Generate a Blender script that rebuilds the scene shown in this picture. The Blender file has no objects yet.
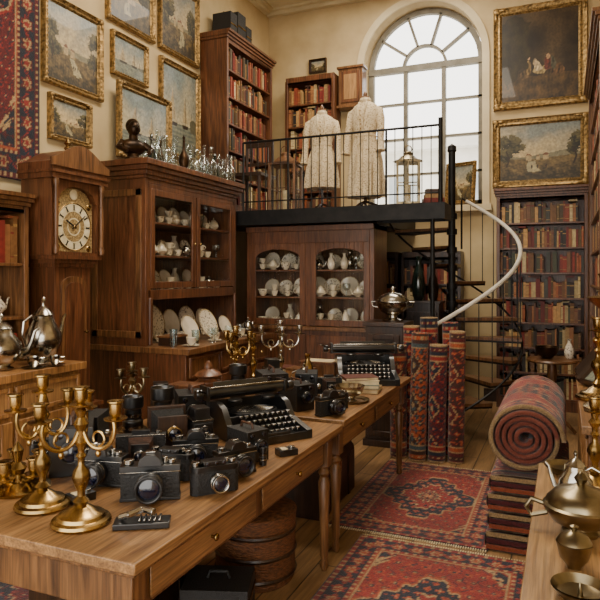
import bpy,bmesh,math,random
import numpy as np
from mathutils import Vector,Matrix,Euler
random.seed(7); np.random.seed(7)
pi=math.pi
def H(h,k=1.0):
    h=h.lstrip('#'); o=[]
    for i in (0,2,4):
        c=int(h[i:i+2],16)/255
        o.append((c/12.92 if c<=.04045 else ((c+.055)/1.055)**2.4)*k)
    return tuple(o)
# ------------------------------------------------------------ materials
def base(name):
    m=bpy.data.materials.new(name); m.use_nodes=True
    nt=m.node_tree; return m,nt,nt.nodes['Principled BSDF']
def noise_mix(nt,c1,c2,scale,detail=5,dist=0,stretch=(1,1,1),lo=.35,hi=.65):
    tc=nt.nodes.new('ShaderNodeTexCoord'); mp=nt.nodes.new('ShaderNodeMapping')
    mp.inputs['Scale'].default_value=stretch
    nz=nt.nodes.new('ShaderNodeTexNoise'); nz.inputs['Scale'].default_value=scale
    nz.inputs['Detail'].default_value=detail; nz.inputs['Distortion'].default_value=dist
    cr=nt.nodes.new('ShaderNodeValToRGB')
    cr.color_ramp.elements[0].position=lo; cr.color_ramp.elements[1].position=hi
    cr.color_ramp.elements[0].color=(*c1,1); cr.color_ramp.elements[1].color=(*c2,1)
    nt.links.new(tc.outputs['Object'],mp.inputs[0]); nt.links.new(mp.outputs[0],nz.inputs[0])
    nt.links.new(nz.outputs[0],cr.inputs[0]); return nz,cr
def mulmix(nt,a,b):
    mx=nt.nodes.new('ShaderNodeMix'); mx.data_type='RGBA'; mx.blend_type='MULTIPLY'; mx.inputs[0].default_value=1
    nt.links.new(a,mx.inputs[6]); nt.links.new(b,mx.inputs[7]); return mx.outputs[2]
def bump(nt,bs,src,st=.2,dist=.01):
    b=nt.nodes.new('ShaderNodeBump'); b.inputs['Strength'].default_value=st; b.inputs['Distance'].default_value=dist
    nt.links.new(src,b.inputs['Height']); nt.links.new(b.outputs[0],bs.inputs['Normal'])
def mat(name,c1,c2=None,rough=.5,metal=0,scale=12,stretch=(1,1,1),dist=0,bp=0,lo=.35,hi=.65,coat=0):
    m,nt,bs=base(name); c2=c2 or tuple(x*1.25 for x in c1)
    nz,cr=noise_mix(nt,c1,c2,scale,5,dist,stretch,lo,hi)
    nt.links.new(cr.outputs[0],bs.inputs['Base Color'])
    bs.inputs['Roughness'].default_value=rough; bs.inputs['Metallic'].default_value=metal
    bs.inputs['Coat Weight'].default_value=coat; bs.inputs['Coat Roughness'].default_value=.2
    if bp: bump(nt,bs,nz.outputs[0],bp)
    return m
def wood(name,a,b,rough=.38,st=(9,9,.9),coat=.15,scale=3):
    m,nt,bs=base(name)
    nz,cr=noise_mix(nt,H(a),H(b),scale,5,1.0,st,.28,.72)
    n2,c2=noise_mix(nt,(.62,)*3,(1.1,)*3,scale*5,3,.3,tuple(x if x>1 else x*.35 for x in st),.35,.6)   # fine grain
    n3,c3=noise_mix(nt,(.74,)*3,(1.14,)*3,1.7,4,.5,(1,1,1),.3,.7)       # wear / stain patches
    o=mulmix(nt,mulmix(nt,cr.outputs[0],c2.outputs[0]),c3.outputs[0]); nt.links.new(o,bs.inputs['Base Color'])
    bs.inputs['Roughness'].default_value=rough; bs.inputs['Coat Weight'].default_value=coat; bs.inputs['Coat Roughness'].default_value=.25
    bump(nt,bs,n2.outputs[0],.08); return m
W_RED=wood('mahogany_wood','422310','7d4e2f')
W_MED=wood('walnut_wood','4b2d15','8c6039')
W_DARK=wood('dark_oak','1e120a','442a18')
W_TBL=wood('table_wood','704c2a','a67c4c',.42,(9,.9,9))
W_TBL2=wood('table_wood_legs','4a2c12','845b34',.4)
W_CHEST=wood('oak_sideboard','7d532b','b5834c',.4)
W_LIGHT=wood('light_oak','8a6238','b88a55',.5)
W_HORZ=wood('counter_wood','7a5631','b08a58',.4,(9,.9,9))
BRASS=mat('aged_brass',H('6c5632'),H('be9f66'),.27,1,9)
GOLD=mat('gilt_frame',H('5b4725'),H('ab8b56'),.42,.65,35,bp=.6)
SILVER=mat('tarnished_silver',H('6f6a5f'),H('d0cbc0'),.2,1,9)
PEWTER=mat('pewter',H('5c5340'),H('a19273'),.28,1,8)
BRONZE=mat('bronze',H('20160d'),H('4b3520'),.35,.8,9)
BLACK=mat('black_enamel',H('0b0b0c'),H('1b1a1a'),.28,0,20,coat=.4)
LEATH=mat('black_leatherette',H('0d0d0d'),H('201f1e'),.6,0,150,bp=.5)
BLEA=mat('brown_leather',H('2c1a10'),H('54341f'),.5,0,60,bp=.3)
IRON=mat('black_iron',H('0c0c0d'),H('1d1c1b'),.5,.5,12)
CHROME=mat('chrome',H('7c7a75'),H('bdbab3'),.22,1,10)
LENS=mat('lens_glass',H('06070d'),H('10142a'),.04,0,4,coat=1)
PORC=mat('porcelain',H('c4b9a2'),H('e6dcc9'),.18,0,6,coat=.5)
PORCB=mat('patterned_porcelain',H('7f7468'),H('ded3bc'),.2,0,60,lo=.38,hi=.46,coat=.5)
DIAL=mat('dial_silvering',H('cfc29b'),H('e6dcbc'),.45,0,20)
DIALB=mat('dial_brass',H('86704a'),H('bfa673'),.5,.3,70,lo=.4,hi=.6,bp=.5)
KEYC=mat('key_caps',H('0d0d0d'),H('2a2a28'),.3)
LACE=mat('lace_fabric',H('9c845e'),H('dccaa8'),.9,0,75,bp=.8,lo=.36,hi=.5)
SATIN=mat('cream_satin',H('b59f78'),H('dccbaa'),.55,0,30)
CREAM=mat('cream_paper',H('b8a67f'),H('dccdaa'),.8,0,14)
PLAST=mat('plaster_wall',H('b7a076'),H('cdb88c'),.85,0,2.2,bp=.06)
PLASTL=mat('plaster_reveal',H('cbb994'),H('dccdaa'),.85,0,2.2,bp=.06)
CEIL=mat('ceiling_plaster',H('c2b48f'),H('d5c8a6'),.9,0,2)
WINF=mat('window_paint',H('686253'),H('7d7768'),.55,0,8)
WHITE=mat('white_handrail',H('b9b2a2'),H('d6d0c2'),.35,0,6)
WAX=mat('wicker',H('3f240f'),H('7b4b25'),.7,0,40,(1,1,6),bp=.6)
TIN=mat('dark_glass_bottle',H('101914'),H('23302a'),.1,0,6,coat=1)
STONE=mat('facade_stone',H('c8c4b8'),H('dedad0'),.9,0,2)
WING=mat('facade_windows',H('8d9396'),H('a5aaac'),.3,0,2)
TREAD=wood('stair_tread_wood','4a3019','80593a',.4)
def glassm(name,tint,k=.12,s=.5):
    m=bpy.data.materials.new(name); m.use_nodes=True; nt=m.node_tree; nt.nodes.clear()
    o=nt.nodes.new('ShaderNodeOutputMaterial'); mx=nt.nodes.new('ShaderNodeMixShader')
    t=nt.nodes.new('ShaderNodeBsdfTransparent'); g=nt.nodes.new('ShaderNodeBsdfGlossy'); f=nt.nodes.new('ShaderNodeLayerWeight')
    f.inputs[0].default_value=.25
    t.inputs[0].default_value=(*tint,1); g.inputs['Roughness'].default_value=.06
    ml=nt.nodes.new('ShaderNodeMath'); ml.operation='MULTIPLY_ADD'; ml.inputs[1].default_value=s; ml.inputs[2].default_value=k; ml.use_clamp=True
    nt.links.new(f.outputs['Facing'],ml.inputs[0]); nt.links.new(ml.outputs[0],mx.inputs[0])
    nt.links.new(t.outputs[0],mx.inputs[1]); nt.links.new(g.outputs[0],mx.inputs[2]); nt.links.new(mx.outputs[0],o.inputs[0]); return m
GLASS=glassm('cabinet_glass',(.96,.96,.94),.02,.12)
BGLASS=glassm('crystal_glass',(.84,.90,.91),.1,.55)
def attrm(name,rough,nscale=60,k=.25,bp=0,sheen=0,coat=0):
    m,nt,bs=base(name); at=nt.nodes.new('ShaderNodeAttribute'); at.attribute_name='Col'
    nz,cr=noise_mix(nt,(1-k,)*3,(1+k*.3,)*3,nscale)
    nt.links.new(mulmix(nt,at.outputs['Color'],cr.outputs[0]),bs.inputs['Base Color'])
    bs.inputs['Roughness'].default_value=rough; bs.inputs['Sheen Weight'].default_value=sheen; bs.inputs['Coat Weight'].default_value=coat
    if bp: bump(nt,bs,nz.outputs[0],bp)
    return m
BOOKM=attrm('book_leather',.55,30)
RUGM=attrm('rug_wool',.95,120,.4,.5,.15)
PAINTM=attrm('oil_paint',.45,40,.3,.15,0,.15)
def floor_mat():
    m,nt,bs=base('floor_boards'); tc=nt.nodes.new('ShaderNodeTexCoord')
    mp=nt.nodes.new('ShaderNodeMapping'); mp.inputs['Rotation'].default_value=(0,0,pi/2)
    br=nt.nodes.new('ShaderNodeTexBrick'); br.inputs['Scale'].default_value=1
    br.inputs['Brick Width'].default_value=1.6; br.inputs['Row Height'].default_value=.14; br.inputs['Mortar Size'].default_value=.004
    br.inputs['Color1'].default_value=(*H('876740'),1); br.inputs['Color2'].default_value=(*H('a38058'),1); br.inputs['Mortar'].default_value=(*H('35241a'),1)
    nz,cr=noise_mix(nt,(.6,)*3,(1.05,)*3,3,6,1,(10,1,1))
    nt.links.new(tc.outputs['Object'],mp.inputs[0]); nt.links.new(mp.outputs[0],br.inputs[0])
    nt.links.new(mulmix(nt,br.outputs[0],cr.outputs[0]),bs.inputs['Base Color'])
    bs.inputs['Roughness'].default_value=.4; return m
FLOORM=floor_mat()
# ------------------------------------------------------------ mesh builder
def T(x=0,y=0,z=0,rx=0,ry=0,rz=0,s=1):
    return Matrix.Translation((x,y,z))@Euler((rx,ry,rz)).to_matrix().to_4x4()@Matrix.Scale(s,4)
class MB:
    def __init__(s): s.v=[];s.f=[];s.mi=[];s.c=[];s.mats=[];s.M=Matrix()
    def add(s,vs,fs,m,col=(1,1,1)):
        n=len(s.v); M=s.M; s.v+=[M@Vector(p) for p in vs]
        if m not in s.mats: s.mats.append(m)
        k=s.mats.index(m)
        for f in fs: s.f.append([i+n for i in f]); s.mi.append(k); s.c.append(col)
    def box(s,x0,x1,y0,y1,z0,z1,m,col=(1,1,1)):
        s.add([(x,y,z) for z in (z0,z1) for y in (y0,y1) for x in (x0,x1)],[(0,2,3,1),(4,5,7,6),(0,1,5,4),(2,6,7,3),(0,4,6,2),(1,3,7,5)],m,col)
    def lathe(s,prof,m,seg=20,sx=1,sy=1,c=(0,0,0),cap=True):
        vs=[];fs=[];n=len(prof)
        for r,z in prof:
            r=max(r,.0004)
            for k in range(seg):
                a=2*pi*k/seg; vs.append((c[0]+r*math.cos(a)*sx,c[1]+r*math.sin(a)*sy,c[2]+z))
        for i in range(n-1):
            for k in range(seg):
                k2=(k+1)%seg; fs.append((i*seg+k,i*seg+k2,(i+1)*seg+k2,(i+1)*seg+k))
        if cap: fs.append(tuple(range(seg))[::-1]); fs.append(tuple((n-1)*seg+k for k in range(seg)))
        s.add(vs,fs,m)
    def cyl(s,x,y,z0,z1,r,m,seg=14,r2=None): s.lathe([(r,z0),(r if r2 is None else r2,z1)],m,seg,c=(x,y,0))
    def ell(s,x,y,z,rx,ry,rz,m,seg=16,n=10):
        s.lathe([(math.sin(pi*i/n),-rz*math.cos(pi*i/n)) for i in range(n+1)],m,seg,rx,ry,(x,y,z))
    def tube(s,pts,r,m,seg=7,closed=False):
        P=[Vector(p) for p in pts]; n=len(P); R=r if isinstance(r,(list,tuple)) else [r]*n
        vs=[];fs=[];up=None
        for i in range(n):
            t=(P[(i+1)%n]-P[i-1]) if closed else (P[min(i+1,n-1)]-P[max(i-1,0)])
            t.normalize()
            if up is None: up=Vector((0,0,1)) if abs(t.z)<.9 else Vector((1,0,0))
            a=t.cross(up)
            if a.length<1e-5: a=t.cross(Vector((0,1,0.1)))
            a.normalize(); b=a.cross(t).normalized(); up=b
            for k in range(seg):
                an=2*pi*k/seg; vs.append(P[i]+(a*math.cos(an)+b*math.sin(an))*R[i])
        for i in range(n if closed else n-1):
            j=(i+1)%n
            for k in range(seg): fs.append((i*seg+k,i*seg+(k+1)%seg,j*seg+(k+1)%seg,j*seg+k))
        if not closed: fs.append(tuple(range(seg))[::-1]); fs.append(tuple((n-1)*seg+k for k in range(seg)))
        s.add(vs,fs,m)
    def extr(s,poly,y0,y1,m):
        n=len(poly); vs=[(x,y0,z) for x,z in poly]+[(x,y1,z) for x,z in poly]
        fs=[tuple(range(n)),tuple(range(2*n-1,n-1,-1))]+[(i,(i+1)%n,(i+1)%n+n,i+n) for i in range(n)]
        s.add(vs,fs,m)
    def prism(s,poly,z0,z1,m):
        n=len(poly); vs=[(x,y,z0) for x,y in poly]+[(x,y,z1) for x,y in poly]
        fs=[tuple(range(n)),tuple(range(2*n-1,n-1,-1))]+[(i,(i+1)%n,(i+1)%n+n,i+n) for i in range(n)]
        s.add(vs,fs,m)
    def ring(s,cx,cz,r0,r1,a0,a1,y0,y1,m,n=24):
        p=[(cx+r1*math.cos(a0+(a1-a0)*i/n),cz+r1*math.sin(a0+(a1-a0)*i/n)) for i in range(n+1)]
        q=[(cx+r0*math.cos(a0+(a1-a0)*i/n),cz+r0*math.sin(a0+(a1-a0)*i/n)) for i in range(n+1)]
        for i in range(n): s.extr([p[i],p[i+1],q[i+1],q[i]],y0,y1,m)
    def mesh(s,name):
        me=bpy.data.meshes.new(name); me.from_pydata(s.v,[],s.f)
        for m in s.mats: me.materials.append(m)
        me.polygons.foreach_set('material_index',s.mi)
        bm=bmesh.new(); bm.from_mesh(me); bmesh.ops.recalc_face_normals(bm,faces=bm.faces); bm.to_mesh(me); bm.free()
        at=me.color_attributes.new('Col','FLOAT_COLOR','CORNER')
        cnt=[len(f) for f in s.f]; C=np.repeat(np.array(s.c,dtype=np.float32),cnt,axis=0)
        C=np.concatenate([C,np.ones((len(C),1),np.float32)],1); at.data.foreach_set('color',C.ravel())
        me.polygons.foreach_set('use_smooth',[True]*len(me.polygons)); me.set_sharp_from_angle(angle=math.radians(38))
        return me
    def obj(s,name,loc=(0,0,0),rz=0,parent=None,bevel=0,sc=1,rot=None):
        return place(s.mesh(name),name,loc,rz,parent,bevel,sc,rot)
def place(me,name,loc=(0,0,0),rz=0,parent=None,bevel=0,sc=1,rot=None):
    o=bpy.data.objects.new(name,me); bpy.context.scene.collection.objects.link(o)
    o.location=loc; o.rotation_euler=rot if rot else (0,0,math.radians(rz)); o.scale=(sc,sc,sc)
    if parent: o.parent=parent
    if bevel:
        b=o.modifiers.new('bevel','BEVEL'); b.width=bevel; b.segments=2; b.limit_method='ANGLE'; b.angle_limit=math.radians(50)
    return o
def gridobj(name,P,C,m,loc=(0,0,0),rot=(0,0,0),solid=0,parent=None):
    ny,nx=P.shape[:2]; me=bpy.data.meshes.new(name)
    idx=np.arange(nx*ny).reshape(ny,nx)
    F=np.stack([idx[:-1,:-1],idx[:-1,1:],idx[1:,1:],idx[1:,:-1]],-1).reshape(-1,4)
    me.from_pydata(P.reshape(-1,3).tolist(),[],F.tolist()); me.materials.append(m)
    at=me.color_attributes.new('Col','FLOAT_COLOR','POINT')
    c=np.concatenate([C.reshape(-1,3),np.ones((nx*ny,1))],1).astype(np.float32); at.data.foreach_set('color',c.ravel())
    me.polygons.foreach_set('use_smooth',[True]*len(me.polygons))
    o=bpy.data.objects.new(name,me); bpy.context.scene.collection.objects.link(o)
    o.location=loc; o.rotation_euler=rot
    if parent:o.parent=parent
    if solid:
        sm=o.modifiers.new('thick','SOLIDIFY'); sm.thickness=solid; sm.offset=0
    return o
# ------------------------------------------------------------ rug patterns
RED=np.array(H('8a2219'));NAVY=np.array(H('191d2c'));CRM=np.array(H('ad8e62'));RUST=np.array(H('a04a26'));WINE=np.array(H('581216'));TEAL=np.array(H('3c4c52'));BRN=np.array(H('3d2118'))
PALS=[(RED,NAVY,CRM,RUST),(WINE,NAVY,CRM,RED),(RUST,BRN,CRM,TEAL),(NAVY,RED,CRM,RUST),(BRN,WINE,CRM,RUST)]
def rugcol(X,Y,Wd,L,pal=0,seed=0):
    A,B,C,E=PALS[pal]; q=.009
    X=np.round(X/q)*q; Y=np.round(Y/q)*q
    dx=Wd/2-abs(X); dy=L/2-abs(Y); e=np.minimum(dx,dy); t=np.where(dx<dy,Y,X)
    k=min(Wd,L)
    out=np.ones(X.shape+(3,))*A
    def put(mask,c): out[mask]=c
    def fl(p,ph=0,r=.3):
        gx=np.mod(X+ph+p/2*np.mod(np.floor((Y+ph)/p),2),p)/p-.5; gy=np.mod(Y+ph,p)/p-.5
        th=np.arctan2(gy,gx); return np.hypot(gx,gy)/(r*(1+.35*np.cos(4*th)))
    def vines(p,ph): return abs(np.sin(2*pi*X/p+1.3*np.sin(2*pi*Y/p+ph)))
    put(vines(.16,.6)<.13,B*.9+A*.1); f=fl(.075); put(f<.8,E); put(f<.5,B); put(f<.22,C)
    f=fl(.05,.03,.22); put((f<.6)&(fl(.075)>1.2),E*1.2)
    sp=abs(X)/Wd*2+abs(Y)/L*2; sp=sp+.04*np.cos(np.round((X-Y)*40)/40*60)
    corner=sp>1.28; put(corner,B); f=fl(.07,.01); put(corner&(f<.9),A); put(corner&(f<.4),C); put((sp>1.24)&(sp<1.285),C)
    th=np.arctan2(Y/L,X/Wd)
    m=np.maximum(abs(X)/(k*.34)+abs(Y)/(k*.44),0); m=m+.07*np.cos(th*16)
    put(m<1.12,E); put(m<1.07,C); put(m<1.03,B); f=fl(.065,.02); put((m<.98)&(f<.9),E); put((m<.98)&(f<.5),A); put((m<.98)&(f<.22),C)
    put(m<.64,C); put(m<.6,A); f=fl(.05,.01); put((m<.56)&(f<.8),B); put((m<.56)&(f<.35),C); put(m<.27,C); put(m<.23,B); put(m<.13,E); put(m<.06,C)
    b=k*.17; put(e<b,C); put(e<b*.96,RUST); put(e<b*.9,B)
    u=np.mod(t,b*.62)/(b*.62)-.5; vv=(e-b*.5)/(b*.62); th2=np.arctan2(vv,u); rr=np.hypot(u,vv)/(1+.25*np.cos(6*th2))
    inb=(e>b*.2)&(e<b*.8); put(inb,B); put(inb&(rr<.36),A); put(inb&(rr<.24),C); put(inb&(rr<.15),E)
    wv=abs(vv-.3*np.sin(2*pi*t/(b*1.24)))<.06; put(inb&wv&(rr>.38),E)
    put((e>b*.8)&(e<b*.9),A); put((e>b*.8)&(e<b*.9)&(np.sin(2*pi*t/.045)>.4),C)
    put(e<b*.2,A); put((e<b*.17)&(e>b*.06)&(np.sin(2*pi*t/.05)>.5),C); put(e<b*.05,B)
    rs=np.random.RandomState(seed); wear=.86+.16*np.sin(X*6+seed)*np.sin(Y*4.3+1)
    return out*(1+.25*(rs.rand(*X.shape)-.5))[...,None]*(1+.1*np.sin(Y*31+seed))[...,None]*wear[...,None]
def rollcol(V,A_,L,pal,seed):
    A,B,C,E=PALS[pal]; rs=np.random.RandomState(seed); out=np.ones(V.shape+(3,))*A
    def put(mask,c): out[mask]=c
    V=np.round(V/.008)*.008; A_=np.round(A_/.008)*.008
    p=.06+.03*rs.rand()
    def fl(p,ph,r):
        gx=np.mod(A_+ph+p/2*np.mod(np.floor((V+ph)/p),2),p)/p-.5; gy=np.mod(V+ph,p)/p-.5
        th=np.arctan2(gy,gx); return np.hypot(gx,gy)/(r*(1+.35*np.cos(4*th)))
    f=fl(p,.01,.36); put(f<1,B); put(f<.6,E); put(f<.25,C*.85)
    w=abs(np.sin(2*pi*A_/.11+1.5*np.sin(2*pi*V/.11)))<.12; put(w&(f>1),E)
    big=abs(np.mod(V+.1*rs.rand(),.34)-.17)/.17+abs(np.mod(A_,.24)-.12)/.12; put((big<.62),C*.8); put(big<.52,B); put((big<.45)&(f<.8),E); put(big<.15,C*.8)
    e=np.minimum(V,L-V)
    for a,b_,c in ((0,.09,B),(.09,.1,C*.8),(.1,.13,E),(.13,.14,C*.8),(.03,.06,A),(0,.012,C*.8)): put((e>=a)&(e<b_),c)
    put((e>.035)&(e<.055)&(np.sin(2*pi*A_/.05)>.2),C*.8)
    return out*(1+.3*(rs.rand(*V.shape)-.5))[...,None]
def flat_rug(name,Wd,L,loc,rz=0,pal=0,seed=0,res=.0095,rot=None,fringe=True):
    nx=int(Wd/res);ny=int(L/res); X,Y=np.meshgrid(np.linspace(-Wd/2,Wd/2,nx),np.linspace(-L/2,L/2,ny))
    Z=.0015*np.sin(X*7+1)*np.sin(Y*5)
    o=gridobj(name,np.stack([X,Y,Z],-1),rugcol(X,Y,Wd,L,pal,seed),RUGM,loc,rot or (0,0,math.radians(rz)),.008)
    if fringe:
        b=MB()
        for sgn in (-1,1):
            x=-Wd/2
            while x<Wd/2-.01:
                y0=sgn*L/2; y1=sgn*(L/2+.02+random.random()*.012); b.box(x,x+.006,min(y0,y1),max(y0,y1),-.003,.001,CREAM); x+=.014
        b.obj('fringe',parent=o)
    return o
def roll_rug(name,R,L,turns,loc,rot,pal,seed,r0=.02,nu=150,big=False):
    th=np.linspace(0,2*pi*turns,nu); r=r0+(R-r0)*th/th[-1]
    nv=max(20,int(L/.0105)); v=np.linspace(0,L,nv)
    TH,V=np.meshgrid(th,v); RR=r0+(R-r0)*TH/th[-1]
    squash=.93 if big else 1
    P=np.stack([RR*np.cos(TH),RR*np.sin(TH)*squash,V+ (.012*np.sin(TH*1.3) if big else 0)],-1)
    arc=np.cumsum(np.concatenate([[0],np.diff(th)*r[1:]])); A=np.tile(arc,(nv,1)); tot=arc[-1]
    if big:
        C=rugcol(V-L/2,np.mod(A-tot+.75,1.5)-.75,L,1.5,pal,seed)
        e=np.minimum(V,L-V); C[e<.012]=CRM*.55; inner=A<tot-1.2; C[inner&(e<.05)]=np.array(H('6e3526'))
    else: C=rollcol(V,A,L,pal,seed)
    return gridobj(name,P,C,RUGM,loc,rot,(R-r0)/turns*(.7 if big else .45))
# ------------------------------------------------------------ room
b=MB(); b.box(-4.2,1.1,-2.5,8.6,-.1,0,FLOORM); b.obj('floor')
b=MB(); b.box(-4.2,1.1,-.7,8.6,5.45,5.55,CEIL); b.obj('ceiling')
b=MB(); b.box(-4.2,-4,-.5,8.2,0,5.45,PLAST); b.obj('wall_left')
b=MB(); b.box(.85,1.05,-.5,8.2,0,5.45,PLAST); b.obj('wall_right')
b=MB(); b.box(-4.2,1.05,-.7,-.5,3.4,5.45,PLAST); b.box(-4.2,-3.5,-.7,-.5,0,3.4,PLAST); b.obj('wall_front_blocker')  # unseen, added behind the camera to cut flat frontal light from the opening
cx,R,zs,zb=-1.76,.79,4.44,2.5
b=MB(); y0,y1=8.2,8.62
b.box(-4.2,cx-R,y0,y1,0,5.45,PLAST); b.box(cx+R,1.05,y0,y1,0,5.45,PLAST); b.box(cx-R,cx+R,y0,y1,0,zb,PLAST)
N=24; arc=[(cx+R*math.cos(pi-pi*i/N),zs+R*math.sin(pi-pi*i/N)) for i in range(N+1)]
for i in range(N):
    (xa,za),(xb,zb2)=arc[i],arc[i+1]; b.extr([(xa,za),(xb,zb2),(xb,5.45),(xa,5.45)],y0,y1,PLAST)
b.obj('wall_back')
b=MB(); b.ring(cx,zs,R,R+.09,0,pi,8.17,8.2,PLASTL); b.box(cx-R-.09,cx-R,8.17,8.2,zb,zs,PLASTL); b.box(cx+R,cx+R+.09,8.17,8.2,zb,zs,PLASTL)
b.box(cx-R-.12,cx+R+.12,8.1,8.2,zb-.08,zb,PLASTL); b.obj('trim_1')
b=MB()
for y,z,t in ((8.12,5.37,.08),(8.06,5.42,.03)): b.box(-4,.85,y,8.2,z,z+t,CEIL)
for x,z,t in ((-3.92,5.37,.08),(-3.86,5.42,.03)): b.box(-4,x,0,8.06,z,z+t,CEIL)
b.obj('trim_2')
b=MB(); b.box(-.95,-.76,8.17,8.2,0,.16,W_DARK); b.obj('baseboard_back')
b=MB(); r=R-.01; ya,yb=8.42,8.49
b.ring(cx,zs,r-.07,r,0,pi,ya,yb,WINF); b.box(cx-r,cx-r+.07,ya,yb,zb,zs,WINF); b.box(cx+r-.07,cx+r,ya,yb,zb,zs,WINF); b.box(cx-r,cx+r,ya,yb,zb,zb+.09,WINF)
b.box(cx-r,cx+r,ya-.02,yb,zs-.045,zs+.035,WINF); b.ring(cx,zs,.27,.305,0,pi,ya,yb,WINF,16)
for i in range(1,5):
    a=pi*i/5; b.M=T(cx,0,zs,0,-a,0); b.box(.29,r-.05,ya,yb,-.016,.016,WINF); b.M=Matrix()
for x,w in ((-.26,.026),(.26,.026)): b.box(cx+x-w,cx+x+w,ya-.01,yb,zb,zs,WINF)
for z in (2.98,3.47,3.96): b.box(cx-r,cx+r,ya,yb,z-.014,z+.014,WINF)
b.obj('window_1')
b=MB(); b.box(-9,6,15,15.4,-3,4.6,STONE)
for x in np.arange(-8.5,5,1.5):
    for z in (-.5,2.6):
        b.box(x,x+.7,14.97,15,z,z+1.4,WING); b.box(x-.1,x+.8,14.9,15,z-.12,z,STONE)
b.box(-9,6,14.7,15.4,4.6,4.9,STONE); b.obj('building_facade')
# ------------------------------------------------------------ paintings
def nz2(X,Y,seed,n=14,f=9):
    rs=np.random.RandomState(seed); o=0
    for i in range(n):
        k=f*(.3+rs.rand()*1.7); a=rs.rand()*2*pi; o=o+np.sin(k*(X*math.cos(a)+Y*math.sin(a))+rs.rand()*6)/n**.5
    return o
def paintcol(X,Y,kind,seed):
    rs=np.random.RandomState(seed); n=nz2(X,Y,seed); n2=nz2(X,Y,seed+50,24,34); n3=nz2(X,Y,seed+90,24,90); g=lambda h:np.array(H(h))
    def mixc(a,b,t): t=np.clip(t,0,1)[...,None]; return a*(1-t)+b*t
    if kind=='land':
        C=mixc(g('c2ab7c'),g('7a7f78'),(Y-.4)*1.7+.18*n+.08*n2)
        hor=.40+.02*np.sin(X*5+seed)
        C=np.where((Y<hor+.05+.03*n)[...,None],mixc(g('6d6850'),g('877e60'),.5+.3*n2),C)
        gr=mixc(g('2e2614'),g('80693c'),Y*1.6+.2*n2+.15*n3); C=np.where((Y<hor)[...,None],gr,C)
        wv=(abs(X-.5-.1*np.sin(Y*7+seed))<.03+.22*np.clip(.4-Y,0,1)*(Y>.15))&(Y<hor-.04)&(Y>.13+.03*n); C=np.where(wv[...,None],mixc(g('8f8a6c'),g('b5a67c'),.5+.3*n2),C)
        for side in ((.1,-1),(.93,1)):
            for j in range(8):
                tx=side[0]+rs.randn()*.06; ty=.42+rs.rand()*.32; tr=.05+.07*rs.rand()
                mk=((X-tx)**2+((Y-ty)*.9)**2)<(tr*(1+.22*n2+.2*n3))**2; C=np.where(mk[...,None],mixc(g('1d1d10'),g('5d5430'),.4+.3*n2+.3*n3+(Y-ty)*4),C)
            C=np.where(((abs(X-side[0]-.015*np.sin(Y*20))<.012)&(Y>.25)&(Y<.55))[...,None],g('2a1c10'),C)
        for j in range(4):
            hx=.3+.4*rs.rand(); w_=.02+.02*rs.rand(); ht=.04+.05*rs.rand(); mk=(abs(X-hx)<w_)&(Y>hor-.03)&(Y<hor+ht); C=np.where(mk[...,None],g('a89268'),C)
            mk=(abs(X-hx)<w_*1.2-(Y-hor-ht)*.8)&(Y>=hor+ht)&(Y<hor+ht+.04); C=np.where(mk[...,None],g('6e4630'),C)
        for j in range(3):
            px=.4+.2*rs.rand(); mk=((X-px)/.01)**2+((Y-.24)/.035)**2<1; C=np.where(mk[...,None],g('30201a'),C)
    elif kind=='sea':
        C=mixc(g('b3a684'),g('717c78'),(Y-.35)*1.6+.2*n+.08*n2); C=np.where((Y<.36)[...,None],mixc(g('4a5550'),g('8b8c74'),.5+.2*n2+.25*np.sin(Y*120)),C)
        for sx,sc in ((.3,1),(.66,.75),(.85,.4)):
            mk=(abs(X-sx+.02*sc)<.10*sc*(1-(Y-.36)/(.42*sc)))&(Y>.4)&(Y<.36+.4*sc); C=np.where(mk[...,None],mixc(g('8a7754'),g('b9a67c'),.5+.3*n2),C)
            C=np.where(((abs(X-sx)<.004)&(Y>.36)&(Y<.36+.45*sc))[...,None],g('2b2116'),C)
            mk=(abs(X-sx)<.12*sc-.5*(.36-Y))&(Y>.325)&(Y<.37); C=np.where(mk[...,None],g('2b2116'),C)
        mk=(Y<.42+.05*np.sin(X*9+seed)+.03*n)&(X>.9-.25*Y)&(Y>.3); C=np.where(mk[...,None],g('5d5a44'),C)
    elif kind=='dark':
        C=mixc(g('18110b'),g('4f3e28'),.35+.3*n+(Y-.4)*.5+.1*n2); C=np.where((Y<.3+.04*n)[...,None],mixc(g('1c140c'),g('5c4423'),.5+.3*n2+.1*n3),C)
        for sx,sy,a,bb,c in ((.52,.34,.11,.06,'a8905f'),(.5,.38,.07,.06,'c9b48c'),(.6,.38,.045,.08,'6a2c20'),(.44,.43,.025,.045,'c8ad85'),(.61,.48,.02,.028,'b58e66'),(.72,.32,.09,.05,'64472a'),(.3,.3,.07,.06,'5a4428'),(.36,.38,.035,.08,'7c6238'),(.36,.48,.018,.024,'a98460'),(.68,.4,.03,.07,'4c4a38')):
            mk=((X-sx)/a)**2+((Y-sy)/bb)**2<1+.5*n2; C=np.where(mk[...,None],g(c)*(.7+.35*n3[...,None]),C)
        mk=((X-.15)/.22)**2+((Y-.65)/.4)**2<1+.4*n2; C=np.where(mk[...,None],mixc(g('15110a'),g('2e2613'),.5+.4*n2),C)
    return np.clip(C*(1+.08*n3[...,None]),0,1)
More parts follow.
